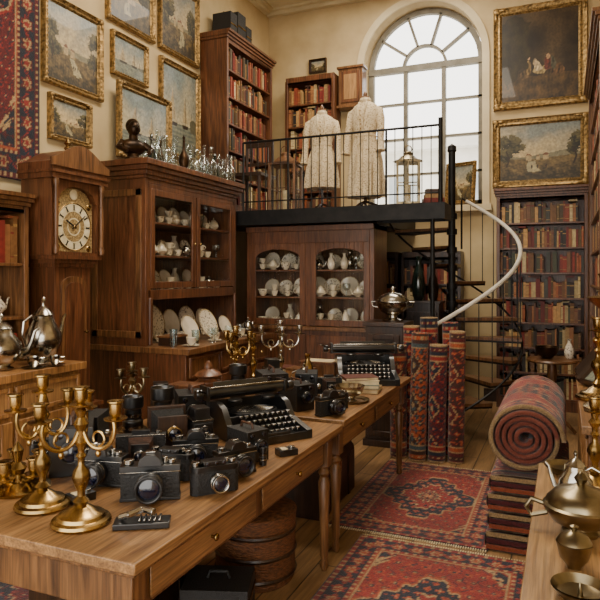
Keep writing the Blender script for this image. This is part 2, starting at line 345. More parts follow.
def frame_mesh(b,w,h,fw,fd,m):
    prof=[(0,0),(0,fd*.7),(fw*.12,fd),(fw*.3,fd*.75),(fw*.55,fd*.55),(fw*.75,fd*.7),(fw*.88,fd*.45),(fw,fd*.3),(fw,0)]
    vs=[];n=len(prof)
    for sx,sz in ((-1,-1),(1,-1),(1,1),(-1,1)):
        for o,dd in prof: vs.append((sx*(w/2-o),-dd,sz*(h/2-o)))
    fs=[(c*n+i,c*n+i+1,((c+1)%4)*n+i+1,((c+1)%4)*n+i) for c in range(4) for i in range(n-1)]
    b.add(vs,fs,m)
    if m is GOLD and min(w,h)>.3:
        st=.035
        for sg in (-1,1):
            for k in range(int((w-2*fw)/st)): b.ell(-w/2+fw+st*(k+.5),-fd*.62,sg*(h/2-fw*.78),.011,.008,.008,m,6,4)
            for k in range(int((h-2*fw)/st)): b.ell(sg*(w/2-fw*.78),-fd*.62,-h/2+fw+st*(k+.5),.008,.008,.011,m,6,4)
            for s2 in (-1,1):
                b.ell(sg*(w/2-fw*.4),-fd*.8,s2*(h/2-fw*.4),fw*.45,.016,fw*.45,m,10,6)
                b.ell(sg*(w/2-fw*1.1),-fd*.85,s2*(h/2-fw*.3),fw*.5,.012,fw*.2,m,10,6); b.ell(sg*(w/2-fw*.3),-fd*.85,s2*(h/2-fw*1.1),fw*.2,.012,fw*.5,m,10,6)
def painting(w,h,loc,rz,kind,seed,fw=.06,name='framed_painting',tilt=0,m=None):
    b=MB(); frame_mesh(b,w,h,fw,.05,m or GOLD); b.box(-w/2+fw*.5,w/2-fw*.5,-.008,-.001,-h/2+fw*.5,h/2-fw*.5,W_DARK)
    o=b.obj(name,loc,rot=(tilt,0,math.radians(rz)))
    iw,ih=w-fw*1.9,h-fw*1.9; nx=max(40,int(iw/.007));ny=max(40,int(ih/.007))
    X,Y=np.meshgrid(np.linspace(0,1,nx),np.linspace(0,1,ny))
    P=np.stack([(X-.5)*iw,X*0-.014,(Y-.5)*ih],-1); gridobj('canvas',P,paintcol(X,Y,kind,seed),PAINTM,parent=o); return o
def LW(ya,yb,za,zb,kind,seed,x=-3.998,**k): painting(yb-ya,zb-za,(x,(ya+yb)/2,(za+zb)/2),90,kind,seed,**k)
LW(3.88,4.6,3.21,3.97,'land',1); LW(3.95,4.45,2.75,3.14,'land',2,fw=.05)
LW(4.66,5.4,4.03,4.75,'land',3); LW(4.73,5.28,3.53,3.95,'sea',4,fw=.045)
LW(4.7,5.55,2.72,3.45,'sea',5,x=-3.9,fw=.065); LW(5.48,6.25,4.03,4.85,'land',6); LW(5.5,6.27,2.9,3.95,'sea',7)
painting(1.08,1.28,(-.29,8.198,4.31),0,'dark',8,fw=.1); painting(1.1,.86,(-.29,8.198,3.12),0,'land',9,fw=.09)
painting(.26,.2,(-3.22,8.198,4.56),0,'land',10,fw=.03,m=W_DARK)
flat_rug('hanging_rug',1.5,3.0,(-3.98,3.1,3.85),pal=1,seed=3,rot=(pi/2,0,pi/2),res=.0115,fringe=False)
# ------------------------------------------------------------ bookcases
BC=[H(x) for x in ('5a2a18','7a3520','3a2218','8a5a34','4a3c28','6a2018','3a3c2a','96764a','b09a6c','2a2420','6e4a28','7c2c20','5c3c2a','c4b084','54401f','3a3a34','8a4a2c','6b4a30','a8804c','94502c')]
def book_row(b,x0,x1,yf,depth,z,hmax):
    x=x0
    while x<x1-.015:
        w=random.uniform(.018,.05)
        if x+w>x1: break
        h=hmax*random.uniform(.62,.93); dp=depth*random.uniform(.7,.9); c=random.choice(BC); k=random.uniform(.8,1.45); c=tuple(v*k for v in c)
        f=yf+random.uniform(.005,.03)
        b.box(x,x+w*.96,f,f+dp,z,z+h,BOOKM,c)
        if random.random()<.6:
            g=H('a08048') if random.random()<.7 else H('6a2018')
            b.box(x+.001,x+w*.95,f-.0015,f,z+h*.78,z+h*.84,BOOKM,g); b.box(x+.001,x+w*.95,f-.0015,f,z+h*.15,z+h*.18,BOOKM,g)
        if random.random()<.12 and h<hmax*.8: b.box(x-.01,x+w+.05 if x+w+.05<x1 else x+w,f+.01,f+dp,z+hmax*.94-.02,z+hmax*.94,BOOKM,random.choice(BC))
        x+=w
        if random.random()<.05: x+=.03
def bookcase(w,h,d,nsh,loc,rz,m=W_RED,z0=.12,name='bookcase',corn=True,top=.1,rows=None):
    b=MB(); t=.03
    b.box(0,t,-d,0,0,h,m); b.box(w-t,w,-d,0,0,h,m); b.box(t,w-t,-.015,0,0,h,m); b.box(t,w-t,-d,0,h-top,h-top+t,m); b.box(t,w-t,-d,-d+.02,h-top,h,m); b.box(t,w-t,-d+.02,0,h-.02,h,m)
    b.box(t,w-t,-d+.01,-d+.03,0,z0,m)
    if corn:
        for i,(o,zz) in enumerate(((.02,h-.05),(.04,h-.02),(.06,h+.01))): b.box(-min(o,.03),w+min(o,.03),-d-o,0,zz,zz+.03,m)
    gap=(h-top-z0)/nsh
    for i in range(nsh): b.box(t,w-t,-d+.01,-.015,z0+gap*i,z0+gap*i+.022,m)
    for xx in (t*.5,w-t*.5): b.box(xx-.02,xx+.02,-d-.008,-d,0,h-.05,m)
    o=b.obj(name,loc,rz,bevel=.003)
    k=MB()
    for i in range(nsh):
        if rows and i not in rows: continue
        book_row(k,t+.004,w-t-.004,-d+.02,d-.05,z0+gap*i+.023,gap-.022)
    k.obj('books',parent=o); return o
lb=bookcase(1.1,2.15,.35,5,(-3.98,2.3,0),90,W_MED,rows=[0,1,2,4])
bookcase(1.2,2.12,.36,6,(-3.98,6.3,2.302),90,W_RED)
bookcase(.72,2.05,.28,6,(-3.6,8.19,2.302),0,W_RED,corn=False)
bookcase(1.0,2.6,.3,8,(-.76,8.16,0),0,W_RED)
bookcase(2.35,3.6,.5,10,(.75,7.6,0),-90,W_MED)
bookcase(.95,1.9,.28,5,(-2.95,8.19,0),0,W_DARK,corn=False)
bookcase(.75,1.9,.28,5,(-1.95,8.19,0),0,W_DARK,corn=False)
b=MB()
for i,(x,w,h) in enumerate(((0,.16,.3),(.18,.2,.36),(.4,.14,.26))):
    b.box(x,x+w,-.25,0,0,h,LEATH); b.box(x,x+w,-.255,-.25,h*.5,h*.55,BRASS); b.tube([(x+w*.3,-.12,h),(x+w*.35,-.12,h+.03),(x+w*.65,-.12,h+.03),(x+w*.7,-.12,h)],.006,LEATH)
b.obj('leather_case_set',(-3.93,6.5,4.466),90)
b=MB(); b.box(0,.34,-.18,0,0,.5,W_MED); b.box(-.02,.36,-.2,0,.5,.53,W_MED); b.box(-.02,.36,-.2,0,-.03,0,W_MED)
b.box(.04,.30,-.19,-.18,.04,.46,W_RED); b.box(.08,.26,-.193,-.19,.08,.42,W_LIGHT); b.obj('hanging_cabinet',(-2.84,8.16,3.9),0,bevel=.003)
# ------------------------------------------------------------ crockery helpers
def plate(b,x,y,z,r,m=PORC,tilt=75):
    M0=b.M.copy(); b.M=M0@T(x,y,z+r*math.sin(math.radians(tilt)),math.radians(tilt),0,0)
    b.lathe([(0,0),(r*.55,0),(r*.62,.008),(r,.022),(r,.026),(r*.6,.013),(0,.006)],m,22,cap=False)
    b.lathe([(r*.99,.027),(r*.93,.0255)],DIALB,22,cap=False); b.M=M0
def bowl(b,x,y,z,r,h,m=PORC): b.lathe([(r*.4,0),(r*.45,h*.08),(r*.8,h*.4),(r,h),(r*.96,h),(r*.75,h*.45),(0,h*.15)],m,16,c=(x,y,z),cap=False)
def cup(b,x,y,z,r,m=PORC,a=0):
    b.lathe([(r*1.7,.006),(r*1.1,0),(0,0)],m,16,c=(x,y,z),cap=False); bowl(b,x,y,z+.004,r,r*1.5,m)
    b.tube([(x+math.cos(a)*(r*.9+.03*s*(r/.04)),y+math.sin(a)*(r*.9+.03*s*(r/.04)),z+r*t) for s,t in ((0,1.3),(.8,1.3),(1,.9),(.6,.55),(-.2,.5))],r*.09,m,5)
def teapot(b,x,y,z,r,m,tall=1.0,a=0):
    M0=b.M.copy(); b.M=M0@T(x,y,z,0,0,a)
    h=r*1.9*tall
    b.lathe([(r*.55,0),(r*.6,h*.03),(r*.4,h*.08),(r*.75,h*.2),(r,h*.42),(r*.95,h*.6),(r*.6,h*.82),(r*.5,h*.93),(r*.58,h*.96),(r*.5,h*1.0),(r*.3,h*1.08),(r*.1,h*1.13),(r*.07,h*1.18),(r*.14,h*1.24),(r*.08,h*1.3),(0,h*1.32)],m,22,cap=False)
    b.tube([(r*.8,0,h*.3),(r*1.2,0,h*.38),(r*1.4,0,h*.6),(r*1.55,0,h*.85),(r*1.75,0,h*.93)],[r*.22,r*.17,r*.12,r*.09,r*.08],m,9)
    b.tube([(-r*.55,0,h*.85),(-r*.9,0,h*.95),(-r*1.45,0,h*.85),(-r*1.55,0,h*.6),(-r*1.3,0,h*.38),(-r*.85,0,h*.3)],r*.07,m,7); b.M=M0
def vase(b,x,y,z,r,h,m): b.lathe([(r*.5,0),(r*.8,h*.1),(r,h*.35),(r*.7,h*.65),(r*.35,h*.8),(r*.4,h*.95),(r*.55,h),(r*.4,h)],m,16,c=(x,y,z))
def glassv(b,x,y,z,h=.12): b.lathe([(h*.25,0),(h*.22,.004),(h*.05,.01),(h*.05,h*.45),(h*.25,h*.6),(h*.3,h*.8),(h*.26,h)],BGLASS,12,c=(x,y,z),cap=False)
def gdoor(b,x0,x1,y,z0,z1,m,fw=.06,arch=False):
    b.box(x0,x0+fw,y-.025,y,z0,z1,m); b.box(x1-fw,x1,y-.025,y,z0,z1,m); b.box(x0+fw,x1-fw,y-.025,y,z0,z0+fw,m)
    if arch:
        w=(x1-x0)/2-fw; c=(x0+x1)/2; zt=z1-fw; n=14; hh=.1
        top=[(c+w*math.cos(pi*i/n),zt-hh+hh*math.sin(pi*i/n)) for i in range(n+1)]
        for i in range(n): (xa,za),(xb,zb_)=top[i],top[i+1]; b.extr([(xa,za),(xb,zb_),(xb,z1),(xa,z1)],y-.025,y,m)
    else: b.box(x0+fw,x1-fw,y-.025,y,z1-fw,z1,m)
    b.add([(x0+fw,y-.01,z0+fw),(x1-fw,y-.01,z0+fw),(x1-fw,y-.01,z1-fw*.9),(x0+fw,y-.01,z1-fw*.9)],[(0,1,2,3)],GLASS)
def panel(b,x0,x1,y,z0,z1,m,fw=.06,m2=None):
    b.box(x0,x1,y-.012,y,z0,z1,m2 or m); b.box(x0,x0+fw,y-.025,y-.012,z0,z1,m); b.box(x1-fw,x1,y-.025,y-.012,z0,z1,m)
    b.box(x0+fw,x1-fw,y-.025,y-.012,z0,z0+fw,m); b.box(x0+fw,x1-fw,y-.025,y-.012,z1-fw,z1,m)
def knob(b,x,y,z,m=BRASS,r=.014):
    M0=b.M.copy(); b.M=M0@T(x,y,z,pi/2,0,0); b.lathe([(r*.4,0),(r*.4,r),(r,r*1.4),(r,r*2),(0,r*2.4)],m,10,cap=False); b.M=M0
b=MB(); zq=.12+.386*3+.023
for i,(x,r,h) in enumerate(((.95,.07,.22),(.78,.06,.2),(.6,.075,.24),(.4,.06,.2))): (vase if i%2 else (lambda b,x,y,z,r,h,m:teapot(b,x,y,z,r,m,1.1,0)))(b,x,-.2,zq,r,h,PORCB if i<3 else PORC)
b.obj('ginger_jars',parent=lb)
# ------------------------------------------------------------ hutch (left)
b=MB(); w=1.6; m=W_RED; D1=1.06; D2=.62
b.box(0,w,-D1+.03,0,0,.93,m); b.box(-.03,w+.03,-D1-.02,0,.93,.98,W_MED); b.box(-.02,w+.02,-D1,-.0,0,.09,m)
for i in range(3):
    xa=.04+i*.51; panel(b,xa,xa+.49,-D1+.03,.72,.9,m,.025,W_MED); knob(b,xa+.25,-D1,.81); panel(b,xa,xa+.49,-D1+.03,.12,.69,m,.07,W_MED); knob(b,xa+.44,-D1,.45)
z1=.98
b.box(0,.035,-D2,0,z1,2.5,m); b.box(w-.035,w,-D2,0,z1,2.5,m); b.box(.035,w-.035,-.02,0,z1,2.5,W_MED); b.box(.035,w-.035,-D2+.02,-.02,1.42,1.45,m)
b.box(.035,w-.035,-D2,-.02,2.4,2.5,m)
b.box(.035,w-.035,-D2,-D2+.03,1.38,1.47,m)
for z in (1.76,2.06): b.box(.035,w-.035,-D2+.06,-.02,z,z+.018,m)
gdoor(b,.07,.79,-D2+.02,1.48,2.36,m,.06); gdoor(b,.81,1.53,-D2+.02,1.48,2.36,m,.06); b.box(.035,w-.035,-D2,-D2+.03,2.36,2.4,m)
b.box(.035,.07,-D2,-D2+.03,1.4,2.4,m); b.box(w-.07,w-.035,-D2,-D2+.03,1.4,2.4,m)
for o_,za,zb_ in ((.015,2.44,2.47),(.035,2.47,2.51),(.06,2.51,2.55),(.085,2.55,2.6)): b.box(-o_,w+min(o_,.06),-D2-o_,0,za,zb_,m)
for za,zb_ in ((1.05,2.35),): 
    b.box(-.012,0,-D2+.04,-D2+.1,za,zb_,W_MED); b.box(-.012,0,-.1,-.04,za,zb_,W_MED); b.box(-.012,0,-D2+.04,-.04,zb_-.06,zb_,W_MED); b.box(-.012,0,-D2+.04,-.04,za,za+.06,W_MED)
knob(b,.75,-D2,1.9); knob(b,.85,-D2,1.9)
for xx in (.05,1.55): b.tube([(xx,-D2-.01,.99),(xx,-D2-.01,1.4)],.022,m,10)
hut=b.obj('china_cabinet',(-3.95,4.4,0),90,bevel=.004)
def crock(b,x0,x1,yfront,yback,z,glass=.15):
    x=x0
    while x<x1:
        k=random.random(); y=yfront+random.uniform(0,.03)
        if k<.35: cup(b,x,y,z,.042,random.choice((PORC,PORCB)),random.random()*6); cup(b,x,y,z+.066,.04,PORC,random.random()*6) if random.random()<.5 else None
        elif k<.5: bowl(b,x,y,z,.06,.08,PORCB)
        elif k<.75: teapot(b,x,y,z,.055,random.choice((PORC,PORC,SILVER)),1.0,random.choice((0,pi)))
        elif k<.75+glass: glassv(b,x,y,z,.15)
        else: vase(b,x,y,z,.045,.18,PORC)
        x+=random.uniform(.115,.16)
    x=x0+.02
    while x<x1:
        if random.random()<.75: plate(b,x,yback,z+.001,random.uniform(.085,.115),random.choice((PORC,PORC,PORCB)))
        else: vase(b,x,yback,z,.06,.22,random.choice((PORC,SILVER)))
        x+=random.uniform(.17,.22)
b=MB()
for z in (1.452,1.78,2.08): crock(b,.15,1.5,-D2+.14,-.26,z)
x=.2
for r in (.15,.17,.14,.15,.13): plate(b,x,-D2+.3,z1+.003,r,random.choice((PORC,PORCB))); x+=.29
for i,x in enumerate((.12,.33,.52,.7,.9,1.1,1.3)): cup(b,x,-D2+.1,z1+.003,.04,PORCB if i%2 else PORC,i)
b.obj('china_dishes',parent=hut)
b=MB(); z=.983
for (x,y,r) in ((.42,-.78,.13),(.8,-.74,.15),(1.02,-.8,.11)): plate(b,x,y,z,r,PORCB if r>.14 else PORC,68)
cup(b,.2,-.95,z,.045); cup(b,.66,-.92,z,.045,PORCB,3); bowl(b,.95,-.95,z,.07,.07,PORCB); cup(b,1.15,-.93,z,.045); teapot(b,1.35,-.9,z,.07,SILVER,1,0)
b.lathe([(.03,0),(.035,.15),(.033,.15),(.028,.01)],BGLASS,12,c=(.08,-.85,z)); b.lathe([(.03,0),(.035,.13),(.033,.13),(.028,.01)],BGLASS,12,c=(.3,-.93,z))
for x in (.5,.56,.82,1.05): glassv(b,x,-.97,z,.13)
b.box(.1,.32,-.82,-.68,z,z+.07,W_DARK); b.box(.09,.33,-.83,-.67,z+.07,z+.085,W_MED)
b.obj('tea_set',parent=hut)
b=MB(); z=2.602
random.seed(5)
x=.2
while x<1.6:
    for yy in (-.62,-.48,-.33):
        r=random.uniform(.038,.06);h=random.uniform(.2,.33); mm=BGLASS if random.random()<.9 else random.choice((SILVER,BRONZE,TIN)); c=(x+(.06 if yy>-.5 else 0)+random.uniform(-.01,.01),yy+random.uniform(-.02,.02),z)
        k=random.random()
        if k<.6: b.lathe([(r,0),(r*1.02,h*.1),(r,h*.45),(r*.7,h*.58),(r*.3,h*.66),(r*.28,h*.85),(r*.45,h*.87),(r*.28,h*.89),(r*.2,h*.92),(r*.42,h*.98),(r*.3,h*1.06),(0,h*1.1)],mm,12,c=c,cap=False)
        elif k<.85: b.lathe([(r*.7,0),(r*1.15,h*.2),(r*1.1,h*.35),(r*.35,h*.55),(r*.25,h*.8),(r*.4,h*.82),(r*.2,h*.85),(r*.35,h*.92),(0,h*1.0)],mm,12,c=c,cap=False)
        else: b.lathe([(r*.7,0),(r*.6,.006),(r*.12,.02),(r*.12,h*.4),(r*.6,h*.5),(r*.75,h*.7),(r*.6,h*.85)],mm,12,c=c,cap=False)
    x+=random.uniform(.105,.13)
b.obj('glass_decanters',(-3.95,4.4,0),90)
b=MB(); b.lathe([(.08,0),(.08,.02),(.055,.03),(.05,.06),(.06,.07)],BRONZE,16)
b.ell(0,0,.12,.12,.065,.075,BRONZE); b.tube([(0,0,.15),(0,-.01,.23)],[.045,.038],BRONZE,12); b.ell(0,-.015,.285,.055,.068,.075,BRONZE,18,14)
b.tube([(0,-.075,.3),(0,-.1,.272),(0,-.08,.265)],[.006,.012,.01],BRONZE,8)
for sx in (-1,1): b.ell(sx*.022,-.073,.297,.01,.006,.007,BRONZE,8,6); b.ell(sx*.056,-.01,.28,.009,.016,.022,BRONZE,8,6); b.tube([(sx*.1,0,.15),(sx*.15,-.05,.1),(sx*.1,-.12,.06)],[.035,.028,.02],BRONZE,9)
b.ell(0,-.075,.245,.02,.01,.006,BRONZE,8,6); b.ell(0,.012,.31,.062,.068,.068,BRONZE,16,10)
b.obj('bronze_bust',(-3.48,4.42,2.602),60,sc=.98)
# ------------------------------------------------------------ cabinet under mezzanine
b=MB(); w=1.5; d=.5; m=W_RED; h=2.14
b.box(0,w,-d,0,0,1.0,m); b.box(-.03,w+.03,-d-.04,0,1.0,1.04,W_MED); b.box(0,.05,-d,0,1.04,h,m); b.box(w-.05,w,-d,0,1.04,h,m); b.box(.05,w-.05,-.02,0,1.04,h,W_MED); b.box(.05,w-.05,-d,-.02,1.95,h,m)
b.box(-.0,w,-d-.03,0,h-.06,h,m); b.box(w/2-.03,w/2+.03,-d,-d+.03,1.04,1.95,m)
gdoor(b,.05,w/2-.03,-d+.02,1.05,1.95,m,.065,True); gdoor(b,w/2+.03,w-.05,-d+.02,1.05,1.95,m,.065,True)
panel(b,.05,w/2-.02,-d,.1,.95,m,.09); panel(b,w/2+.02,w-.05,-d,.1,.95,m,.09)
for z in (1.34,1.64): b.box(.05,w-.05,-d+.05,-.02,z,z+.018,m)
cab=b.obj('display_cabinet',(-3.33,6.75,0),0,bevel=.004)
b=MB(); random.seed(11)
for z in (1.043,1.36,1.66): crock(b,.14,1.4,-.38,-.14,z)
b.obj('china_dishes',parent=cab)
# ------------------------------------------------------------ mezzanine
b=MB(); zt=2.3
b.box(-3.99,-1.85,6.1,8.19,2.18,zt,W_DARK); b.box(-1.85,-1.1,6.1,6.42,2.18,zt,W_DARK)
b.box(-3.99,-1.1,6.07,6.1,2.15,zt+.01,IRON); b.box(-1.1,-1.07,6.07,6.44,2.15,zt+.01,IRON)
b.box(-1.85,-1.1,6.42,6.44,2.15,zt+.01,IRON); b.box(-1.85,-1.83,6.44,8.19,2.15,zt+.01,IRON)
b.obj('mezzanine_deck')
b=MB(); rt=3.06
def rail(b,p,q,n):
    p=Vector(p);q=Vector(q); b.tube([p+Vector((0,0,rt-zt)),q+Vector((0,0,rt-zt))],.013,IRON,6); b.tube([p+Vector((0,0,.1)),q+Vector((0,0,.1))],.008,IRON,6)
    for i in range(n+1):
        c=p.lerp(q,i/n); b.tube([c,c+Vector((0,0,rt-zt))],.005 if i%6 else .012,IRON,6)
rail(b,(-3.3,6.115,zt+.011),(-1.12,6.115,zt+.011),24)
b.tube([(-1.12,6.115,zt+.011),(-1.12,6.115,3.14)],.022,IRON,10)
b.obj('mezzanine_railing')
b=MB(); b.tube([(-1.2,6.13,0),(-1.2,6.13,2.15)],.022,IRON,10); b.lathe([(.05,0),(.05,.02),(.022,.04)],IRON,14,c=(-1.2,6.13,0)); b.obj('iron_post')
# ------------------------------------------------------------ spiral staircase
b=MB(); CX,CY,RS=-1.1,6.66,.7; a0=math.radians(-97); a1=math.radians(185); n=12; da=(a1-a0)/n
b.lathe([(.05,0),(.05,.02),(.038,.03),(.038,2.9),(.05,2.91),(.045,2.96),(0,2.99)],IRON,16,c=(CX,CY,0))
for i in range(n):
    s=a0+da*i; z=2.3*(i+1)/n-.002 if i<n-1 else 2.27
    P=[(CX+.04*math.cos(s),CY+.04*math.sin(s))]+[(CX+RS*math.cos(s+da*1.08*k/5),CY+RS*math.sin(s+da*1.08*k/5)) for k in range(6)]+[(CX+.04*math.cos(s+da),CY+.04*math.sin(s+da))]
    b.prism(P,z-.03,z,TREAD)
    b.prism([(CX+(x-CX)*.99,CY+(y-CY)*.99) for x,y in P],z-.05,z-.03,IRON)
    b.lathe([(.055,0),(.055,.06)],IRON,14,c=(CX,CY,z-.08))
    for k in (0.1,.6):
        an=s+da*k; x,y=CX+(RS-.015)*math.cos(an),CY+(RS-.015)*math.sin(an)
        zz=.192+(2.1)*((an-a0)/(a1-a0))+.88
        if i<8: b.tube([(x,y,z-.01),(x,y,zz)],.005,IRON,5)
def hp(i0,i1,nn):
    o=[]
    for i in range(nn+1):
        an=i0+(i1-i0)*i/nn; o.append((CX+(RS-.015)*math.cos(an),CY+(RS-.015)*math.sin(an),.192+2.1*((an-a0)/(a1-a0))+.9))
    return o
pts=hp(a0-.25,math.radians(86),44)
b.tube(pts,.021,WHITE,8); b.tube([pts[0],(pts[0][0],pts[0][1],0)],.012,IRON,8)
e=pts[-1]; b.tube([e,(e[0]-.04,e[1],e[2]+.03),(e[0]-.05,e[1],e[2]+.0),(e[0]-.05,e[1],1.9)],.012,IRON,6)
pt=[(CX+RS*math.cos(a0+(a1-a0)*i/60),CY+RS*math.sin(a0+(a1-a0)*i/60),.12+2.15*i/60) for i in range(59)]
b.tube(pt,.012,IRON,6)
b.obj('spiral_staircase')
# ------------------------------------------------------------ mannequins
def mannequin(loc,rz,sc=1,seed=0,ln=0.0,sl=1,m=LACE):
    b=MB()
    for k in range(3):
        a=k*2*pi/3+.4; b.tube([(0,0,.1),(.12*math.cos(a),.12*math.sin(a),.06),(.2*math.cos(a),.2*math.sin(a),.013)],.013,W_DARK,7)
    b.tube([(0,0,.06),(0,0,.6)],.016,W_DARK,9)
    b.lathe([(.043,1.16),(.048,1.19),(.042,1.205),(.02,1.21),(.024,1.235),(.01,1.26),(0,1.265)],W_MED,14,cap=False)
    zb_=.3-ln
    prof=[(.0,zb_,.0),(.19,zb_,.17),(.19,zb_+.12,.165),(.178,.52,.145),(.162,.62,.13),(.14,.7,.112),(.115,.78,.096),(.125,.84,.1),(.145,.92,.116),(.152,.98,.12),(.148,1.03,.106),(.15,1.075,.088),(.125,1.11,.073),(.083,1.135,.058),(.05,1.155,.048),(.046,1.185,.044)]
    seg=64; vs=[];fs=[]
    for rx,z,ry in prof:
        for k in range(seg):
            a=2*pi*k/seg; f=max(0,(.78-z))*.2; w_=1+f*math.sin(a*9+seed)+f*.5*math.sin(a*14+seed*2)
            vs.append((rx*w_*math.cos(a),ry*w_*math.sin(a),z))
    for i in range(len(prof)-1):
        for k in range(seg): fs.append((i*seg+k,i*seg+(k+1)%seg,(i+1)*seg+(k+1)%seg,(i+1)*seg+k))
    b.add(vs,fs,m)
    for sx in (-1,1):
        b.tube([(sx*.12,0,1.065),(sx*.155,0,1.04),(sx*.178,-.005,.95),(sx*.188,-.02,.84),(sx*.192,-.04,.7*sl+.84*(1-sl)),(sx*.197,-.055,.6*sl+.8*(1-sl)),(sx*.2,-.06,.56*sl+.78*(1-sl))],[.035,.048,.044,.038,.036,.042,.052],m,14)
        b.tube([(sx*.045,-.05,1.14),(sx*.038,-.112,1.03),(sx*.024,-.124,.95),(sx*.014,-.104,.8),(sx*.025,-.14,.6),(sx*.03,-.172,zb_+.03)],[.013,.015,.013,.011,.013,.014],SATIN,8)
    for i in range(6): b.ell(0,-.128 if i<3 else -.115,1.03-i*.045,.007,.007,.007,BRASS,8,6)
    b.lathe([(.118,.765),(.127,.78),(.118,.795)],SATIN,24,1,.83,cap=False)
    b.lathe([(.056,1.14),(.064,1.165),(.052,1.19)],SATIN,20,1,.95,cap=False)
    b.obj('dress_mannequin',loc,rz,sc=sc)
mannequin((-2.55,6.6,2.313),12,.97,1,.02,1); mannequin((-2.04,6.62,2.313),-8,1.05,4,.16,.8,LACE)
def lantern(name,loc,w,h,m=BRASS,rz=0):
    b=MB(); b.box(-w/2,w/2,-w/2,w/2,0,.03,m); b.box(-w/2,w/2,-w/2,w/2,h*.72,h*.72+.02,m); q=w*.045
    for sx in (-1,1):
        for sy in (-1,1): b.box(sx*w*.45-q,sx*w*.45+q,sy*w*.45-q,sy*w*.45+q,.03,h*.72,m)
        b.box(sx*w*.45-.003,sx*w*.45+.003,-.006,.006,.03,h*.72,m); b.box(-.006,.006,sx*w*.45-.003,sx*w*.45+.003,.03,h*.72,m)
        b.box(sx*w*.45-.003,sx*w*.45+.003,-w*.43,w*.43,h*.36,h*.36+.01,m); b.box(-w*.43,w*.43,sx*w*.45-.003,sx*w*.45+.003,h*.36,h*.36+.01,m)
        b.add([(sx*w*.45,-w*.43,.03),(sx*w*.45,w*.43,.03),(sx*w*.45,w*.43,h*.72),(sx*w*.45,-w*.43,h*.72)],[(0,1,2,3)],GLASS)
        b.add([(-w*.43,sx*w*.45,.03),(w*.43,sx*w*.45,.03),(w*.43,sx*w*.45,h*.72),(-w*.43,sx*w*.45,h*.72)],[(0,1,2,3)],GLASS)
    b.lathe([(w*.66,h*.72+.02),(w*.55,h*.75),(w*.3,h*.84),(w*.2,h*.86),(w*.2,h*.9),(w*.1,h*.93)],m,8); b.cyl(0,0,.03,h*.35,w*.12,CREAM)
    b.tube([(w*.16*math.cos(t),0,h*.96+w*.16*math.sin(t)) for t in np.linspace(0,2*pi,13)[:-1]],.006,m,6,True)
    b.obj(name,loc,rz)
lantern('brass_lantern',(-1.48,6.28,2.312),.24,.6,PEWTER,15)
lantern('glass_lantern',(-2.95,6.48,2.302),.32,.76,W_MED,8)
b=MB()
for x,y,h in ((-.17,-.17,.44),(.17,-.17,.44),(-.17,.17,.9),(.17,.17,.9)): b.lathe([(.012,0),(.02,.05),(.014,.2),(.02,.4),(.018,h)],W_DARK,10,c=(x,y,0))
b.box(-.2,.2,-.2,.2,.43,.47,W_DARK); b.box(-.17,.17,.155,.185,.82,.9,W_DARK); b.box(-.17,.17,.16,.18,.6,.64,W_DARK)
for x in (-.1,-.03,.04,.11): b.box(x-.01,x+.01,.162,.178,.64,.82,W_DARK)
b.obj('wooden_chair',(-3.36,6.46,2.302),0,bevel=.003)
b=MB(); b.box(-.1,.1,-.07,.07,0,.06,BOOKM,H('6a2018')); b.box(-.09,.09,-.065,.065,.06,.1,BOOKM,H('96764a')); b.box(-.08,.08,-.06,.06,.1,.15,BOOKM,H('3a2218')); b.obj('book_stack',(-1.22,6.28,2.312),20)
painting(.42,.55,(-1.25,8.3,2.8),-20,'land',21,fw=.05,tilt=-.1)
# ------------------------------------------------------------ grandfather clock
b=MB(); m=W_RED
b.box(-.27,.27,-.32,0,0,.06,m); b.box(-.25,.25,-.3,0,.06,.55,m); panel(b,-.2,.2,-.3,.12,.5,m,.05,W_MED)
b.box(-.27,.27,-.32,0,.55,.58,m); b.box(-.22,.22,-.27,0,.58,.62,m); b.box(-.19,.19,-.25,0,.62,1.68,m)
dx=.13; n=12
dp=[(-dx,.7),(dx,.7),(dx,1.52)]+[(dx*math.cos(pi*i/n),1.52+.07*math.sin(pi*i/n)) for i in range(1,n)]+[(-dx,1.52)]
b.extr(dp,-.268,-.25,W_MED); b.extr([(x*.78,1.14+(z-1.14)*.9) for x,z in dp],-.275,-.268,m); knob(b,.11,-.268,1.15)
for o_,za in ((.0,1.66),(.02,1.69),(.045,1.72)): b.box(-.21-o_,.21+o_,-.27-o_,0,za,za+.03,m)
b.box(-.27,-.215,-.3,0,1.75,2.32,m); b.box(.215,.27,-.3,0,1.75,2.32,m); b.box(-.215,.215,-.25,0,1.75,2.32,m); b.box(-.215,.215,-.3,-.25,1.75,1.775,m)
ar=[(-.215,2.32),(-.215,2.16)]+[(-.19*math.cos(pi*i/n),2.18+.1*math.sin(pi*i/n)) for i in range(n+1)]+[(.215,2.16),(.215,2.32)]
b.extr(ar,-.3,-.25,m)
for sx in (-1,1): b.lathe([(.018,1.76),(.024,1.8),(.015,1.83),(.019,2.05),(.014,2.26),(.024,2.29),(.02,2.32)],W_MED,12,c=(sx*.243,-.32,0))
b.extr([(-.205,1.78),(.205,1.78),(.205,2.17)]+[(.18*math.cos(pi*i/n),2.17+.105*math.sin(pi*i/n)) for i in range(n+1)]+[(-.205,2.17)],-.256,-.25,DIALB)
zd=1.975
b.M=T(0,-.257,zd,pi/2); b.lathe([(.188,0),(.188,.006),(.183,.009),(.178,.006)],BRASS,44,cap=False); b.lathe([(.178,0),(.178,.005),(.118,.005),(.118,0)],DIAL,44,cap=False); b.lathe([(.118,.003),(0,.003)],DIALB,36,cap=False)
b.lathe([(.07,.0045),(.06,.0045)],DIAL,30,cap=False)
